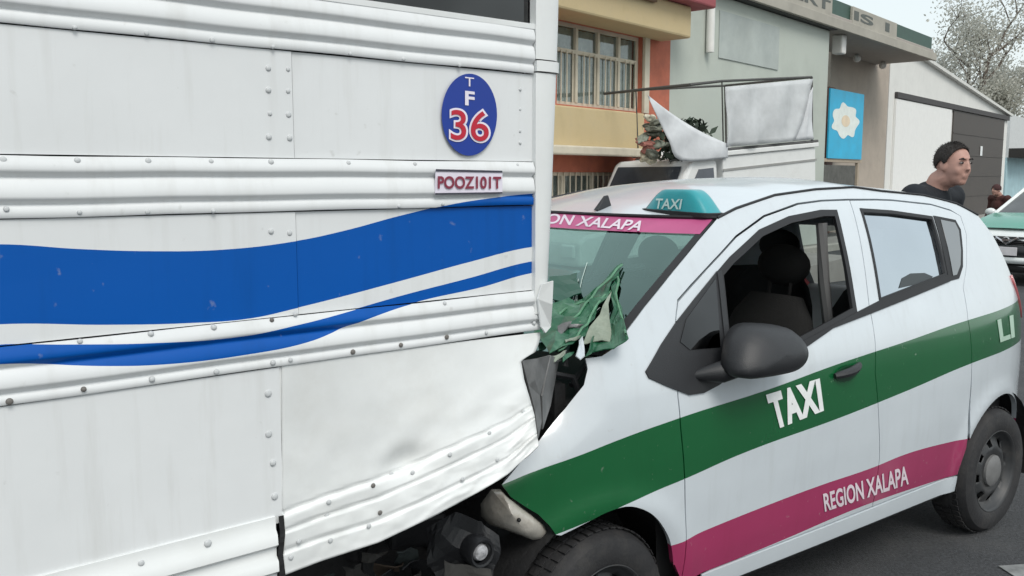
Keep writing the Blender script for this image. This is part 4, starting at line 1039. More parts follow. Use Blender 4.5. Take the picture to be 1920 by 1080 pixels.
# underbody, arch liners, cabin
MB().box(-.30, 2.70, -.60, .60, .20, .26).build('floor_pan', dark_void, taxi)
MB().box(.36, 2.00, -.735, -.60, .24, .30).build('sill_box', dark_void, taxi); MB().box(.36, 2.00, .60, .735, .24, .30).build('sill_box', dark_void, taxi)
for cx_ in (0.0, 2.375):
    for sg in (-1, 1):
        rows = []
        for q in range(17):
            a = math.pi*(-.08+1.16*q/16); rows.append([(cx_+.365*math.cos(a), sg*yy, .285+.365*math.sin(a)) for yy in (.50, .765 if cx_ else .755)])
        MB().grid(rows).build('arch_liner', dark_void, taxi, smooth=True)
        fan = [(cx_, sg*.50, .285)]+[(cx_+.365*math.cos(math.pi*(-.08+1.16*q/16)), sg*.50, .285+.365*math.sin(math.pi*(-.08+1.16*q/16))) for q in range(17)]
        obj('arch_back', fan, [(0, i, i+1) for i in range(1, 17)], dark_void, taxi)
# inner door trims (dark) so the cabin is closed below the belt
for sg in (-1, 1):
    V, T = cdt([(.30, .30), (2.62, .50), (2.55, 1.10), (1.9, 1.12), (1.2, 1.03), (.45, .96), (.18, .95)], [], .12)
    obj('door_trim', [(x, sg*(Ys(x, z)-.07), z) for x, z in V], T, interior, taxi, smooth=True)
rows = [[(x, y, z) for y in np.linspace(-.66, .66, 9)] for x, z in ((-.02, .60), (-.05, .93), (.10, .985), (.32, .985), (.42, .93), (.44, .70), (.40, .40))]
MB().grid(rows).build('dashboard', interior, taxi, smooth=True)
st = MB(); ctr = Vector((.62, -.34, .88)); ring_ = []
for i in range(25):
    q = 2*math.pi*i/24; ring_.append(ctr+Vector((.07*math.sin(q), .18*math.cos(q), .165*math.sin(q))))
st.tube(ring_, .014, 8); st.tube([ctr, ctr+Vector((-.18, 0, -.07))], .03, 8); st.tube([ring_[0], ring_[12]], .016, 6); st.build('steering_wheel', black_plastic, taxi, smooth=True)
def seat(x, y, w=.48):
    mb = MB(); n = 10
    def slab(p0, p1, w, t):
        p0, p1 = Vector(p0), Vector(p1); d = (p1-p0).normalized(); nrm = Vector((d.z, 0, -d.x)); rows = []
        for i in range(9):
            q = i/8; c = p0+(p1-p0)*q; e = math.sin(math.pi*min(1, max(0, q*.9+.05)))**.35
            rows.append([tuple(c+Vector((0, w/2*e*math.cos(a), 0))+nrm*(t/2*e*math.sin(a)*(1+.2*abs(math.cos(a))))) for a in np.linspace(0, 2*math.pi, 17)])
        mb.grid(rows)
    slab((x-.25, y, .50), (x+.28, y, .46), w, .16); slab((x+.22, y, .48), (x+.40, y, 1.12), w, .15)
    o = mb.build('seat', seatcloth, taxi, smooth=True, ang=0)
    hb = MB(); hb.ball((x+.44, y, 1.24), (.05, .125, .085), 16, 10); hb.tube([(x+.41, y-.05, 1.10), (x+.43, y-.05, 1.2)], .008); hb.tube([(x+.41, y+.05, 1.10), (x+.43, y+.05, 1.2)], .008); hb.build('headrest', seatcloth, o, smooth=True, ang=0)
seat(.92, -.35); seat(.92, .35); seat(1.80, -.33, .6); seat(1.80, .33, .6)
# headlining, B pillars inside
rows = [[(p[0], p[1]*.95, p[2]-.05) for p in r] for r in [mbr.v[i*(NRY+1):(i+1)*(NRY+1)] for i in range(3, NRX+1, 3)]]
MB().grid(rows).build('headlining', mat('headlining', (.12, .12, .12), .9), taxi, smooth=True)
for sg in (-1, 1):
    pts = [(float(np.interp(z, [bp_x[1][1], bp_x[0][1]], [bp_x[1][0], bp_x[0][0]])), sg*(Ys(1.2, z)-.05), z) for z in (.6, 1.05, 1.2, 1.35, 1.46)]
    MB().tube(pts, .035, 8).build('pillar_trim', mat('pillar_trim', (.04, .04, .04), .8), taxi, smooth=True)
MB().tube([(1.30, -.56, 1.42), (1.30, -.58, 1.2), (1.33, -.60, .95)], .022, 8).build('seat_belt', mat('belt_webbing', (.12, .12, .12), .8), taxi, smooth=True)
# ---- wheels
def wheel(cx_, sg, rz=0):
    w = bpy.data.objects.new('wheel', None); C.objects.link(w); w.parent = taxi; w.location = (cx_, sg*.775, .283); w.rotation_euler = (0, 0, rz)
    s = sg
    mb = MB(); mb.lathe([(.180, -.02*s), (.186, .0), (.200, .006*s), (.235, .008*s), (.262, -.002*s), (.276, -.022*s), (.283, -.05*s), (.284, -.09*s), (.283, -.13*s), (.274, -.16*s), (.25, -.175*s), (.18, -.17*s)], 'y', 56)
    for i in range(56):                                     # tread blocks
        q = 2*math.pi*i/56
        for yy in (-.045, -.085, -.125):
            c = Vector((.2845*math.cos(q), yy*s, .2845*math.sin(q))); t = Vector((-math.sin(q), 0, math.cos(q))); n = Vector((math.cos(q), 0, math.sin(q))); a = t*.011; b = Vector((0, .015, 0))
            mb.add([c-a-b, c+a-b, c+a+b, c-a+b, c-a-b+n*.004, c+a-b+n*.004, c+a+b+n*.004, c-a+b+n*.004], [(4, 5, 6, 7), (0, 1, 5, 4), (1, 2, 6, 5), (2, 3, 7, 6), (3, 0, 4, 7)])
    mb.build('tyre', rubber, w, smooth=True, ang=30)
    # pressed steel rim with round vents
    prof = [(.183, .002), (.176, -.012), (.165, -.030), (.150, -.038), (.132, -.030), (.112, -.018), (.095, -.016), (.085, -.022), (.07, -.020)]
    seg = 64; vs = []; fs = []
    for r_, h in prof:
        for k in range(seg): q = 2*math.pi*k/seg; vs.append((r_*math.cos(q), h*s, r_*math.sin(q)))
    for i in range(len(prof)-1):
        for k in range(seg):
            if i in (3, 4) and (k % 8) in (0, 1, 2): continue
            fs.append((i*seg+k, i*seg+(k+1)%seg, (i+1)*seg+(k+1)%seg, (i+1)*seg+k))
    rim = obj('rim', vs, fs, steelwheel, w, smooth=True); md = rim.modifiers.new('solid', 'SOLIDIFY'); md.thickness = .004
    hb = MB(); hb.lathe([(.072, -.024*s), (.070, -.010*s), (.055, -.002*s), (.03, .002*s), (.001, .003*s)], 'y', 32); hb.build('hub_cap', hubgrey, rim, smooth=True)
    bk = MB(); bk.lathe([(.18, -.055*s), (.001, -.055*s)], 'y', 32); bk.lathe([(.18, -.055*s), (.18, -.16*s)], 'y', 32); bk.build('brake_drum', dark_void, w)
wheel(0, -1, R(4)); wheel(0, 1, R(4)); wheel(2.375, -1); wheel(2.375, 1)
# ---- roof sign and aerial
def rhit(u, v):
    d = Vector(CF.dir(ray(u, v))).normalized(); h = bvh_roof.ray_cast(Vector(cam_l), d); return h[0]
ra, rb_ = rhit(1199, 397), rhit(1330, 405)
teal = mat('teal_plastic', (.02, .30, .34), .3, var=.12, scale=8, coat=.4)
sign = thing('taxi_roof_sign', 'teal domed taxi roof sign on the crushed white taxi', 'roof sign', CF.w((ra.x+rb_.x)/2, (ra.y+rb_.y)/2, min(ra.z, rb_.z)+.003), CF.rz)
sx, sy, sz = (ra.x+rb_.x)/2, (ra.y+rb_.y)/2, min(ra.z, rb_.z)+.003
L = abs(ra.y-rb_.y)/2*1.16
def slope(y): return (ra.z-rb_.z)/(ra.y-rb_.y)*(y)+((ra.z+rb_.z)/2-sz)
rows = []
for j in range(11):
    t = j/10; sc = (1-t**2.2)**.62 if t < 1 else .0; h = .085*t
    rows.append([(.05+(.055*max(.35, 1-.6*t))*(-1+2*(k % 2 == 99))+.0, 0, 0) for k in range(1)])
rows = []
for j in range(13):
    t = j/12; yy = L*(1-.62*t**.9); dx_ = .060*(1-.45*t); zz = .006+.080*math.sin(t*math.pi/2)
    ring_ = []
    for a in np.linspace(0, 2*math.pi, 41):
        ca, sa = math.cos(a), math.sin(a); pw = lambda v: math.copysign(abs(v)**.5, v)
        ring_.append((.045+dx_*pw(ca), yy*pw(sa), zz+slope(yy*pw(sa))*(1-t)))
    rows.append(ring_)
rows.append([(.045, y_*.0, .0865) for y_ in range(41)])
MB().grid(rows).build('dome', teal, sign, smooth=True, ang=45)
rows = [[(.045+f*.066*math.copysign(abs(math.cos(a))**.5, math.cos(a)), f*(L+.008)*math.copysign(abs(math.sin(a))**.5, math.sin(a)), z_+slope(f*(L+.008)*math.copysign(abs(math.sin(a))**.5, math.sin(a)))) for a in np.linspace(0, 2*math.pi, 41)] for f, z_ in ((1, -.004), (1.0, .010), (.9, .012))]
MB().grid(rows).build('sign_base', seal, sign, smooth=True)
V, T = text_mesh('TAXI', .02); lo, hi = V.min(0), V.max(0)
def sgp(v):
    a, b = (v-lo)/(hi-lo); zz = .017+.036*b; t = math.asin(min(1, (zz-.006)/.080))*2/math.pi
    return (.045-.060*(1-.45*t)-.003, -(a-.5)*L*.80+L*.10, zz+slope(0)*(1-t))
obj('sign_lettering', [sgp(v) for v in V], T, mat('sign_pale', (.50, .66, .64), .4), sign)
an = rhit(1127, 392)
mb = MB(); mb.add([(-.03, -.012, -.004), (.05, -.012, -.004), (.05, .012, -.004), (-.03, .012, -.004), (.015, -.004, .050), (.035, -.003, .052), (.035, .003, .052), (.015, .004, .050)], [(3, 2, 1, 0), (4, 5, 6, 7), (0, 1, 5, 4), (1, 2, 6, 5), (2, 3, 7, 6), (3, 0, 4, 7)])
mb.v = [(x+an.x, y+an.y, z+an.z) for x, y, z in mb.v]; mb.build('aerial', black_plastic, taxi, bevel=.004)
# ---- crumpled bonnet, headlamp remains, bumper scraps
greenp = mat('green_paint', (.012, .105, .048), .34, var=.4, scale=14, coat=0., dirt=(.16, .26, .19), dirt_amt=.6, dirt_scale=14)
creamp = mat('primer_underside', (.27, .31, .25), .6, var=.3, scale=14, dirt=(.08, .12, .08), dirt_amt=.6, dirt_scale=12)
def wsd(u, v, off):                                              # a point standing 'off' metres in front of the windscreen / cowl along the car's axis
    p = wshit(0)(u, v); d = CF.dir(ray(u, v)); d = d/np.linalg.norm(d); return tuple(np.array(p)-d*off*.6)
def patch(name, P, F_, m, n=5, amp=.012, seed=0, parent=None):
    bm = bmesh.new(); vs = [bm.verts.new(p) for p in P]
    for f in F_: bm.faces.new([vs[i] for i in f])
    bmesh.ops.subdivide_edges(bm, edges=bm.edges[:], cuts=n, use_grid_fill=True); bmesh.ops.triangulate(bm, faces=bm.faces[:])
    me = bpy.data.meshes.new(name)
    for v in bm.verts:
        q = v.co*16+Vector((seed, seed, 0)); v.co += Vector((mnoise.noise(q), mnoise.noise(q+Vector((5, 0, 0))), mnoise.noise(q+Vector((0, 9, 0)))))*amp
    bm.to_mesh(me); bm.free(); me.materials.append(m)
    o = bpy.data.objects.new(name, me); C.objects.link(o); o.parent = parent or taxi
    md = o.modifiers.new('solid', 'SOLIDIFY'); md.thickness = .003
    return o
B0 = [wsd(1015, 572, .20), wsd(1078, 562, .10), wsd(1128, 528, .06), wsd(1166, 497, .02), wsd(1145, 545, .06), wsd(1112, 606, .10), wsd(1088, 640, .13), wsd(1030, 660, .20), wsd(1000, 615, .24), wsd(1082, 590, .15)]
bonnet = patch('bonnet', B0, [(0, 1, 9, 8), (1, 2, 9), (2, 3, 4), (2, 4, 9), (9, 4, 5), (9, 5, 6), (9, 6, 7), (9, 7, 8)], greenp, 3, .030, 1)
bonnet['label'] = 'crumpled green bonnet sheet folded up against the windscreen'
P1 = [wsd(1148, 540, .05), wsd(1166, 498, .02), wsd(1160, 560, .03), wsd(1176, 630, .02), wsd(1150, 655, .05), wsd(1142, 632, .05), wsd(1112, 662, .09), wsd(1098, 668, .11), wsd(1120, 612, .09)]
patch('bonnet_fold_and_reflection', P1, [(0, 1, 2), (0, 2, 5), (2, 3, 4), (2, 4, 5), (5, 4, 6), (8, 5, 6), (8, 6, 7)], greenp, 4, .018, 3, bonnet)
P2 = [wsd(1146, 546, .075), wsd(1140, 600, .07), wsd(1151, 646, .06), wsd(1128, 640, .10), wsd(1090, 645, .14), wsd(1112, 606, .12)]
patch('bonnet_fold_and_reflection', P2, [(0, 1, 5), (1, 2, 3), (1, 3, 5), (5, 3, 4)], creamp, 3, .007, 4, bonnet)
P4 = [wsd(1032, 520, .10), wsd(1084, 512, .05), wsd(1086, 552, .06), wsd(1060, 566, .09), wsd(1030, 562, .12)]
patch('bonnet_fold_and_reflection', P4, [(0, 1, 2, 3), (0, 3, 4)], mat('painted_green_reflection', (.010, .075, .045), .3), 3, .012, 15, bonnet)  # darker green piece stands in for a reflection in the windscreen
for pth in ([(1030, 640), (1075, 598), (1120, 545), (1166, 498)], [(1046, 660), (1090, 620), (1122, 570), (1146, 545)], [(1160, 520), (1158, 560), (1166, 600), (1176, 630)], [(1020, 612), (1060, 580), (1100, 562)]):
    q = [wsd(u, v, .20*(1-i/3)+.05) for i, (u, v) in enumerate(spl(pth, 4)[::2])] if False else [wsd(u, v, .19*(1-i/(len(spl(pth, 4))-1))+.045) for i, (u, v) in enumerate(spl(pth, 4))]
    q = [tuple(np.array(p)+np.array([mnoise.noise(Vector(p)*30), mnoise.noise(Vector(p)*30+Vector((4, 0, 0))), mnoise.noise(Vector(p)*30+Vector((0, 4, 0)))])*.010) for p in q]
    MB().tube(q, .0035, 6).build('bent_edge', mat('bent_green_edge', (.10, .26, .15), .35, var=.4, scale=20), bonnet, smooth=True)
P3 = [wsd(1086, 640, .15), wsd(1093, 632, .14), wsd(1097, 668, .12), wsd(1088, 676, .13), wsd(1078, 668, .15)]
patch('bonnet_stub', P3, [(0, 1, 2), (0, 2, 3), (0, 3, 4)], plainwhite, 2, .003, 5, bonnet)
rnd = random.Random(9)
for k in range(18):
    u, v = rnd.uniform(1012, 1085), rnd.uniform(600, 668); w_, h_ = rnd.uniform(18, 40), rnd.uniform(5, 14); o_ = rnd.uniform(.15, .26); sl = rnd.uniform(-14, -2)
    P = [wsd(u-w_/2, v-sl/2, o_), wsd(u+w_/2, v+sl/2, o_-.03), wsd(u+w_/2-6, v+sl/2+h_, o_-.05), wsd(u-w_/2+4, v-sl/2+h_, o_+.02)]
    patch('bonnet_shred', P, [(0, 1, 2, 3)], (greenp, creamp, greenp, greymetal)[k % 4], 3, .012, k+20, bonnet)
# cracks spreading over the lower glass
crk = mat('glass_crack', (.55, .66, .62), .5)
for k in range(16):
    a = R(-75+9.5*k+rnd.uniform(-4, 4)); u, v = 1070, 640; pts = []
    for i in range(rnd.randint(5, 9)):
        u += 17*math.sin(a); v -= 17*math.cos(a); a += rnd.uniform(-.35, .35)
        h = bvh_ws.ray_cast(Vector(cam_l), Vector(CF.dir(ray(u, v))).normalized())[0]
        if h is None: break
        pts.append(tuple(np.array(wshit(.006)(u, v))))
    if len(pts) > 2: MB().tube(pts, .0012, 4).build('crack', crk, wso)
# opening below the bonnet: dark engine bay pieces
for k in range(16):
    x = rnd.uniform(-.62, -.12); y = rnd.uniform(-.60, .45); z = rnd.uniform(.45, .92); s = rnd.uniform(.05, .13)
    mb = MB(); mb.box(-s, s, -s*.8, s*.8, -s*.6, s*.6); o = mb.build('engine_part', dark_void if k % 4 else black_plastic, taxi, bevel=.015); o.location = (x, y, z); o.rotation_euler = (rnd.uniform(-.6, .6), rnd.uniform(-.6, .6), rnd.uniform(-1, 1))
MB().box(-.10, -.06, -.66, .66, .30, 1.0).build('bulkhead', dark_void, taxi)
for k in range(6):
    u, v = rnd.uniform(1030, 1090), rnd.uniform(680, 780)
    if v > 830-(u-1005)*1.2: continue
    d = CF.dir(ray(u, v)); p = cam_l+d*(2.62+rnd.uniform(-.05, .05)); q = p+np.array([rnd.uniform(-.1, .1), rnd.uniform(-.05, .05), rnd.uniform(-.12, .12)])
    MB().tube([p, (p+q)/2+np.array([.02, 0, .02]), q], .010, 6).build('hose', black_plastic, taxi, smooth=True)
# headlamp: dirty, cracked housing
lampc = mat('dirty_lamp_plastic', (.52, .49, .44), .25, var=.3, scale=14, bump=.3, bscale=30, coat=.6, dirt=(.17, .14, .11), dirt_amt=.85, dirt_scale=14)
hl = [(922,918),(938,917),(950,930),(975,950),(1000,968),(1020,985),(1028,1000),(1018,1011),(1000,1013),(975,1003),(945,992),(918,984),(902,968),(901,945)]
cxh, cyh = 960, 965
rows = []
for f, o_ in ((1.02, -.10), (1.02, -.02), (.98, .0), (.86, .018), (.55, .030), (.02, .034)):
    r = []
    for u, v in hl+hl[:1]:
        uu, vv = cxh+(u-cxh)*f, cyh+(v-cyh)*f; x, z = CF.hit(uu, vv, -.72-o_+.10*max(0, (960-uu)/60)); r.append((x, -.72-o_+.10*max(0, (960-uu)/60), z))
    rows.append(r)
hlo = MB().grid(rows).build('headlamp', lampc, taxi, smooth=True, ang=70); hlo['label'] = 'dirty broken headlamp below the bent skirt'
def cp(u, v, y): x, z = CF.hit(u, v, y); return (x, y, z)
c_ = cp(973, 975, -.757); mb = MB(); mb.ball(c_, .006, 8, 6); mb.build('lamp_hole', dark_void, hlo)
# bumper scraps with the fog lamp
fz = cp(893, 1031, -.70)
patch('bumper_scrap', [cp(800, 985, -.60), cp(850, 965, -.66), cp(905, 975, -.70), cp(938, 1010, -.72), cp(930, 1060, -.72), cp(925, 1110, -.72), cp(840, 1110, -.66), cp(800, 1060, -.62)], [(0, 1, 7), (1, 2, 6, 7), (2, 3, 4), (2, 4, 5, 6)], black_plastic, 4, .018, 8)
mb = MB(); mb.lathe([(.040, .02), (.042, -.02), (.037, -.032), (.031, -.030), (.030, -.016)], 'y', 28, fz); fo = mb.build('fog_lamp', black_plastic, taxi, smooth=True)
mb = MB(); mb.lathe([(.024, -.016), (.020, -.026), (.010, -.031), (.001, -.032)], 'y', 20, fz); mb.build('lens', mat('fog_lens', (.50, .50, .52), .3, var=.5, scale=90), fo, smooth=True)
scr = mat('grey_scrap', (.055, .053, .05), .6, var=.5, scale=10)
patch('bumper_scrap', [cp(835, 1050, -.70), cp(880, 1062, -.72), cp(915, 1068, -.73), cp(920, 1120, -.73), cp(830, 1120, -.70)], [(0, 1, 3, 4), (1, 2, 3)], scr, 3, .012, 12)
for k, (u, v) in enumerate(((700, 1040), (735, 1062), (765, 1045), (790, 1068), (665, 1072), (845, 1040), (600, 1085), (720, 1085), (775, 1085))):
    P = [cp(u-25, v-6, -.5-.02*k), cp(u+20, v-14, -.54), cp(u+26, v+14, -.52), cp(u-18, v+12, -.5)]
    patch('bumper_scrap', P, [(0, 1, 2, 3)], (scr, mat('rusty_brown', (.07, .05, .035), .8, var=.4, scale=20), mat('teal_grey_scrap', (.04, .05, .05), .6), black_plastic)[k % 4], 3, .03, k+40)
MB().box(-.95, -.55, -.35, .60, .42, .58).build('bumper_beam', dark_void, taxi, bevel=.03)

# ================================================================== SECOND TAXI coming up the street
g2 = 13.4
p2 = np.array([(1893-960)/F*g2, g2])
yaw2 = 29.1+24
T2F = Frame(p2[0], p2[1], yaw2)
t2 = thing('taxi', 'green and white sedan taxi with dark grille facing the crash from behind', 'car', (p2[0], p2[1], 0), T2F.rz)
paint2 = mat('sedan_white', (.72, .76, .76), .3, var=.05, coat=.4)
green2 = mat('sedan_green', (.03, .26, .18), .3, var=.08, coat=.4)
def sect(st):
    """stations: (x, half width, z bottom, z shoulder, half width top, z top)"""
    rows = []
    for x, w, zb_, zs_, wt, zt in st:
        h = []
        pts = [(0, zb_), (w*.9, zb_), (w*.98, zb_+.12), (w, (zb_+zs_)/2), (w*.985, zs_-.04), (w*.95, zs_), (wt, zt), (wt*.6, zt+.012), (0, zt+.016)]
        rows.append([(x, -a, b) for a, b in pts]+[(x, a, b) for a, b in pts[-2::-1]])
    return rows
low = [(-.05, .55, .30, .62, .45, .66), (.02, .68, .24, .70, .58, .76), (.15, .78, .20, .74, .66, .82), (.55, .825, .19, .84, .70, .93), (1.05, .835, .19, .92, .74, 1.00), (1.25, .84, .19, .93, .76, .98), (2.2, .84, .19, .94, .77, .99), (3.0, .835, .19, .95, .76, 1.0), (3.5, .82, .20, .96, .72, 1.02), (4.0, .79, .24, .94, .68, .99), (4.2, .70, .32, .82, .6, .9), (4.25, .60, .40, .74, .5, .8)]
o = MB().grid(sect(low)).build('body', paint2, t2, smooth=True, ang=0); sb = o.modifiers.new('sub', 'SUBSURF'); sb.levels = sb.render_levels = 1
# green bonnet laid over the body
rows = []
for x, w, zt in ((.12, .60, .812), (.3, .66, .866), (.55, .69, .941), (.8, .71, .975), (1.05, .73, 1.011)):
    rows.append([(x-.05*(1-abs(t)**2), t*w, zt+.020+.012*(1-t*t)) for t in np.linspace(-1, 1, 13)])
MB().grid(rows).build('bonnet', green2, t2, smooth=True, ang=0)
cabp = [(1.05, .99), (1.75, 1.40), (2.0, 1.43), (2.7, 1.43), (3.0, 1.38), (3.6, 1.0)]
def cw(z): return .74-.16*(z-.99)/.44
rows = [[(x-.06*(1-abs(t)**2)*(1 if i < 2 else 0), t*cw(z), z+.02*(1-t*t)*(z > 1.2)) for t in np.linspace(-1, 1, 13)] for i, (x, z) in enumerate(cabp)]
MB().grid(rows[1:5]).build('roof', green2, t2, smooth=True, ang=0)
MB().grid(rows[0:2], flip=True).build('windscreen', glass('sedan_glass', (.08, .10, .10), .12, .03), t2, smooth=True, ang=0)
MB().grid(rows[4:6]).build('rear_glass', gl_dark, t2, smooth=True, ang=0)
for sg in (-1, 1):
    q = [(x, sg*(cw(z)-.004), z) for x, z in cabp]; obj('side_windows', q, [tuple(range(len(q))) if sg < 0 else tuple(range(len(q)-1, -1, -1))], gl_dark, t2)
    for xx, zt in ((2.25, 1.42), (1.06, .99), (3.58, 1.0)):
        pass
    MB().tube([(1.05, sg*.745, .99), (1.75, sg*.585, 1.41), (2.0, sg*.575, 1.435), (2.7, sg*.575, 1.435), (3.0, sg*.60, 1.385), (3.6, sg*.74, 1.0)], .03, 8).build('roof_pillar', paint2, t2, smooth=True)
    MB().tube([(2.3, sg*.75, .98), (2.35, sg*.58, 1.43)], .03, 8).build('centre_pillar', paint2, t2, smooth=True)
    hl_ = MB(); hl_.ball((.14, sg*.645, .735), (.10, .125, .075), 16, 10); hl_.build('headlight', mat('pale_lens', (.85, .86, .82), .08, coat=.6), t2, smooth=True, ang=0)  # pale glossy lens, no emission
    w_ = MB()
    for x in (.75, 3.35):
        m_ = MB(); m_.lathe([(.001, -sg*-.80+0), (.17, sg*.80), (.19, sg*.815), (.27, sg*.815), (.295, sg*.79), (.30, sg*.70), (.28, sg*.63), (.001, sg*.63)], 'y', 28, (x, 0, .295)); m_.build('wheel', rubber, t2, smooth=True)
        ar_ = [(x, sg*.842, .30)]+[(x+.345*math.cos(a), sg*.842, .30+.345*math.sin(a)) for a in np.linspace(0, math.pi, 15)]
        obj('wheel_arch', ar_, [(0, i, i+1) if sg < 0 else (0, i+1, i) for i in range(1, 15)], dark_void, t2)
    mr_ = MB(); mr_.ball((1.28, sg*.90, 1.03), (.06, .09, .065), 14, 8); mr_.tube([(1.27, sg*.75, .99), (1.28, sg*.86, 1.01)], .02); mr_.build('door_mirror', paint2, t2, smooth=True, ang=0)
def cpnl(name, y0, y1, z0, z1, xf, m, parent, curve=.10, pr=0.):
    rows = [[(xf+curve*(t*t)+pr, t_y, z) for t, t_y in [((y0+(y1-y0)*i/12)/.75, y0+(y1-y0)*i/12) for i in range(13)]] for z in (z0, z1)]
    o = MB().grid(rows).build(name, m, parent, smooth=True, ang=0); md = o.modifiers.new('solid', 'SOLIDIFY'); md.thickness = .02; md.offset = 0; return o
gr2 = cpnl('grille', -.50, .50, .60, .725, -.03, mat('grille_black', (.012, .012, .013), .4), t2, .16)
for k in range(4): cpnl('grille_bar', -.48, .48, .615+.028*k, .623+.028*k, -.05, mat('grille_bar', (.05, .05, .05), .4), gr2, .16)
cpnl('bumper_band', -.66, .66, .43, .595, -.075, mat('bumper_dark', (.02, .022, .025), .5), t2, .18)
cpnl('bumper', -.70, .70, .335, .425, -.09, paint2, t2, .20)
cpnl('air_intake', -.50, .50, .20, .33, -.04, interior, t2, .18)
em = MB(); em.tube([(-.075, -.16, .715), (-.08, 0, .615), (-.075, .16, .715)], .016, 8); em.build('grille_trim', chrome, gr2, smooth=True)
em = MB(); em.lathe([(.052, .0), (.052, -.012), (.036, -.014), (.036, -.004)], 'x', 24, (-.085, 0, .675)); em.box(-.102, -.09, -.06, .06, .664, .686); em.build('emblem', chrome, gr2)
pl2 = MB(); pl2.box(-.115, -.105, -.17, .17, .452, .575); pl2.build('number_plate', mat('plate_white', (.72, .70, .72), .5), t2, bevel=.003)

# ================================================================== PEOPLE
skinm = mat('skin', (.44, .25, .20), .55, var=.12, scale=9); hairm = mat('black_hair', (.018, .014, .012), .7, bump=.6, bscale=120)
def capsules(parts, voxel=.012, smooth=4):
    """union of tapered limbs / ellipsoids, remeshed to one continuous surface"""
    mb = MB()
    for p in parts:
        if p[0] == 'c': mb.tube([p[1]]+list(p[3:-1] if len(p) > 5 else [])+[p[-1]], p[2], 12)
        elif p[0] == 't': mb.tube(p[1], p[2], 14); [mb.ball(q, r, 12, 8) for q, r in zip(p[1], p[2])]
        elif p[0] == 'e':
            n = MB(); n.ball((0, 0, 0), p[2], 18, 12); M = Matrix.Rotation(p[3] if len(p) > 3 else 0, 3, 'Y'); mb.add([Vector(p[1])+M@Vector(v) for v in n.v], n.f)
    me = bpy.data.meshes.new('tmp'); me.from_pydata(mb.v, [], mb.f); me.update()
    o = bpy.data.objects.new('tmp', me); C.objects.link(o)
    r = o.modifiers.new('r', 'REMESH'); r.mode = 'VOXEL'; r.voxel_size = voxel; r.use_smooth_shade = True
    s = o.modifiers.new('s', 'SMOOTH'); s.factor = .5; s.iterations = smooth
    dg = bpy.context.evaluated_depsgraph_get(); out = bpy.data.meshes.new_from_object(o.evaluated_get(dg))
    bpy.data.objects.remove(o); bpy.data.meshes.remove(me)
    out.polygons.foreach_set('use_smooth', [True]*len(out.polygons)); return out
def mobj(name, me, m, parent):
    me.name = name; me.materials.clear(); me.materials.append(m); o = bpy.data.objects.new(name, me); C.objects.link(o); o.parent = parent; return o
def hand(w, d, side_, open_=1.):
    """fingers fan out from wrist w along direction d"""
    d = Vector(d).normalized(); lat = d.cross(Vector((0, 1, 0))).normalized(); up = lat.cross(d); P = [('t', [w, w+d*.05, w+d*.085], [.026, .036, .034])]
    for k, L_ in enumerate((.070, .080, .075, .058)):
        b = w+d*.085+lat*(.027-.018*k); m1 = b+d*L_*.55+up*.010; e = m1+d*L_*.40+up*.022; P.append(('t', [b, m1, e], [.0095, .0088, .0075]))
    b = w+d*.035+lat*.032; P.append(('t', [b, b+d*.030+lat*.025, b+d*.058+lat*.030+up*.012], [.012, .011, .009]))
    return P
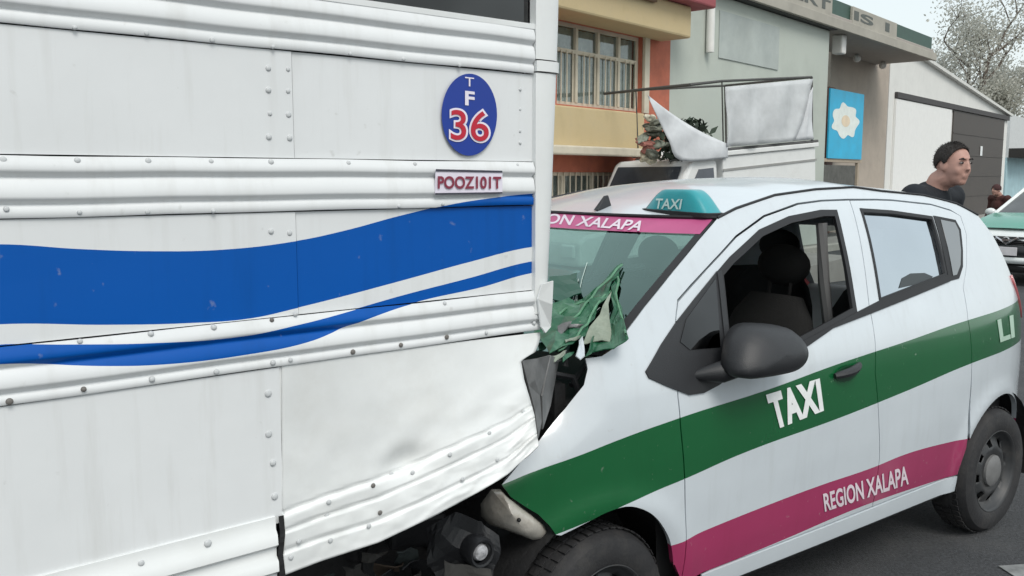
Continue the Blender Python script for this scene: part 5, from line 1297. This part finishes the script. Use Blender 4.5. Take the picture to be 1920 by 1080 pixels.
def person(name, label, loc, rz, H, lean, jacket, trousers, head_yaw=0., hood=None):
    """local: faces +x, y left, z up; lean = forward shift of shoulders"""
    root = thing(name, label, 'person', loc, rz)
    k = H/1.78; V_ = lambda x, y, z: Vector((x*k, y*k, z*k))
    hip, chest, neck = V_(0, 0, .93), V_(lean*.55, 0, 1.28), V_(lean, 0, 1.47)
    hc = neck+V_(.085, 0, .112)                          # head centre
    bp_ = []
    arms = []; legs = []
    for s in (-1, 1):
        sh = neck+V_(-.015, s*.185, -.055); el = sh+V_(-.02, s*.06, -.29); wr = el+V_(.13, -s*.01, -.22)
        arms.append((sh, el, wr)); hp = V_(-.0, s*.095, .90); kn = V_(.03, s*.11, .49); an_ = V_(-.02, s*.12, .09); legs.append((hp, kn, an_))
        bp_ += [('t', [sh, el, wr], [.058*k, .044*k, .028*k])] + hand(wr, (.35, 0, -1), s) + [('t', [hp, kn, an_], [.085*k, .058*k, .040*k]), ('t', [an_+V_(-.03, 0, -.03), an_+V_(.06, 0, -.05), an_+V_(.17, 0, -.06)], [.04*k, .042*k, .032*k])]
    bp_ += [('t', [hip, V_(lean*.3, 0, 1.10), chest, neck+V_(-.03, 0, -.06)], [.13*k, .125*k, .14*k, .09*k]), ('e', chest, (.105*k, .165*k, .18*k)), ('e', hip, (.10*k, .15*k, .12*k)), ('t', [neck+V_(-.02, 0, -.06), neck+V_(.015, 0, .03), hc+V_(-.02, 0, -.06)], [.066*k, .058*k, .056*k])]
    # head: skull, face, jaw, nose, brow, lips, ears
    Q = Matrix.Rotation(head_yaw, 3, 'Z'); HS = .90; hv = lambda x, y, z: hc+Q@V_(x*HS, y*HS, z*HS)
    def he(x, y, z, r): return ('e', hv(x, y, z), tuple(q*k*HS for q in r))
    bp_ += [he(-.012, 0, .030, (.096, .076, .090)), he(.022, 0, -.015, (.074, .066, .100)), he(.030, 0, -.064, (.056, .054, .050)), he(.056, 0, -.092, (.028, .032, .024)),
            he(.084, 0, .036, (.014, .045, .010)), he(.098, 0, -.004, (.011, .011, .026)), he(.103, 0, -.024, (.014, .015, .010)), he(.083, 0, -.056, (.012, .024, .007)), he(.081, 0, -.068, (.012, .022, .008)),
            he(-.005, .074, -.005, (.022, .010, .032)), he(-.005, -.074, -.005, (.022, .010, .032)), he(.058, .034, -.030, (.026, .024, .030)), he(.058, -.034, -.030, (.026, .024, .030))]
    body = mobj('body', capsules(bp_, .0065, 6), skinm, root)
    # hair: cap over the skull, short
    hb = MB(); rows = []
    for i in range(15):
        r = []
        for j in range(41):
            ph = 2*math.pi*j/40-math.pi; a = abs(ph)
            # hairline: high over the brow, down before the ears, low on the nape
            lim = np.interp(a, [0, .45, .8, 1.15, 1.35, 1.6, 2.0, 2.6, 3.15], [.26, .28, .33, .47, .60, .50, .60, .66, .68])*math.pi if hood is None else .62*math.pi
            th2 = (.005+.995*i/14)*lim
            d = Vector((math.sin(th2)*math.cos(ph), math.sin(th2)*math.sin(ph), math.cos(th2))); n_ = 1+.035*mnoise.noise(d*11)
            r.append(hv(-.012+d.x*.099*n_, d.y*.080*n_, .030+d.z*.094*n_))
        rows.append(r)
    hb.grid(rows); ho = hb.build('hair', hairm if hood is None else hood, root, smooth=True, ang=0); md = ho.modifiers.new('solid', 'SOLIDIFY'); md.thickness = .006
    if hood is None:
        rn = random.Random(3); tf = MB()
        for q in range(2600):
            i, j = rn.randrange(1, 14), rn.randrange(40); a, b, c = rows[i][j], rows[i][j+1], rows[i+1 if i < 14 else i][j]
            p = a+(b-a)*rn.random()+(c-a)*rn.random(); n_ = (p-hv(-.012, 0, .02)).normalized(); dn = Vector((rn.uniform(-1, 1), rn.uniform(-1, 1), rn.uniform(-1.2, .4)))*.8
            t_ = (n_+dn).normalized(); w_ = t_.cross(n_); w_ = (w_.normalized() if w_.length > .01 else Vector((1, 0, 0)))*.0016
            e = p+t_*rn.uniform(.008, .016)+n_*.003; tf.add([p-w_, p+w_, e], [(0, 1, 2)])
        tf.build('hair_strands', hairm, ho)
    for s in (-1, 1):
        MB().ball(hv(.083, s*.032, .012), (.010*k, .012*k, .006*k), 10, 6).build('eye', mat('eye_white', (.22, .19, .18), .4), body, smooth=True, ang=0)
        MB().ball(hv(.091, s*.033, .012), .0055*k, 8, 6).build('pupil', interior, body, smooth=True, ang=0)
        MB().tube([hv(.093, s*.016, .032), hv(.094, s*.034, .036), hv(.083, s*.052, .031)], [.004*k, .0045*k, .003*k], 6).build('eyebrow', hairm, body, smooth=True)
    jk = [('t', [hip+V_(0, 0, -.06), V_(lean*.3, 0, 1.10), chest, neck+V_(-.03, 0, -.07)], [.150*k, .142*k, .155*k, .105*k]), ('e', chest, (.125*k, .185*k, .195*k)), ('e', hip+V_(0, 0, -.02), (.125*k, .172*k, .11*k)),
          ('t', [neck+V_(-.055, 0, -.01), neck+V_(-.03, .05, -.015), neck+V_(.03, .055, -.04), neck+V_(.06, 0, -.065), neck+V_(.03, -.055, -.04), neck+V_(-.03, -.05, -.015), neck+V_(-.055, 0, -.01)], [.022*k]*7)]
    for sh, el, wr in arms: jk.append(('t', [neck+V_(-.03, 0, -.06), sh, el, wr+(el-wr)*.06], [.08*k, .076*k, .060*k, .042*k]))
    mobj('jacket', capsules(jk, .011, 4), jacket, root)
    tr = [('t', [hip+V_(0, 0, .02), hip+V_(0, 0, -.05)], [.14*k, .14*k])]
    for hp, kn, an_ in legs: tr.append(('t', [hp, kn, an_+V_(0, 0, .02)], [.105*k, .075*k, .062*k]))
    mobj('trousers', capsules(tr, .012, 3), trousers, root)
    for hp, kn, an_ in legs:
        mobj('shoe', capsules([('t', [an_+V_(-.04, 0, -.035), an_+V_(.06, 0, -.05), an_+V_(.18, 0, -.058)], [.05*k, .05*k, .04*k])], .012, 2), black_plastic, root)
    return root
navy = mat('navy_jacket', (.006, .009, .014), .85, bump=.3, bscale=40); denim = mat('dark_trousers', (.03, .035, .05), .9)
D1 = 5.15
wx1 = (1760-960)/F*D1
person('person', 'man in a dark navy jacket standing behind the crashed taxi, looking aside', (wx1-.235, D1, 0), R(-52), 1.865, .20, navy, denim, head_yaw=R(-16))
D2 = 15.5
person('person', 'person in a dark maroon top standing near the green sedan taxi', ((1876-960)/F*D2, D2, 0), R(200), 1.55, .10, mat('maroon_top', (.07, .025, .022), .9), denim, hood=mat('maroon_hood', (.055, .022, .022), .9))
# painted line on the road
d = ray(1890, 1075); t = CAMH/-d[2]; q = d*t
ln = MB(); ln.box(0, 3.2, -.06, .06, .003, .006); o = struct(ln.build('road_marking', mat('worn_road_paint', (.22, .23, .23), .8, var=.5, scale=12))); o.location = (q[0], q[1], 0); o.rotation_euler = (0, 0, R(8))
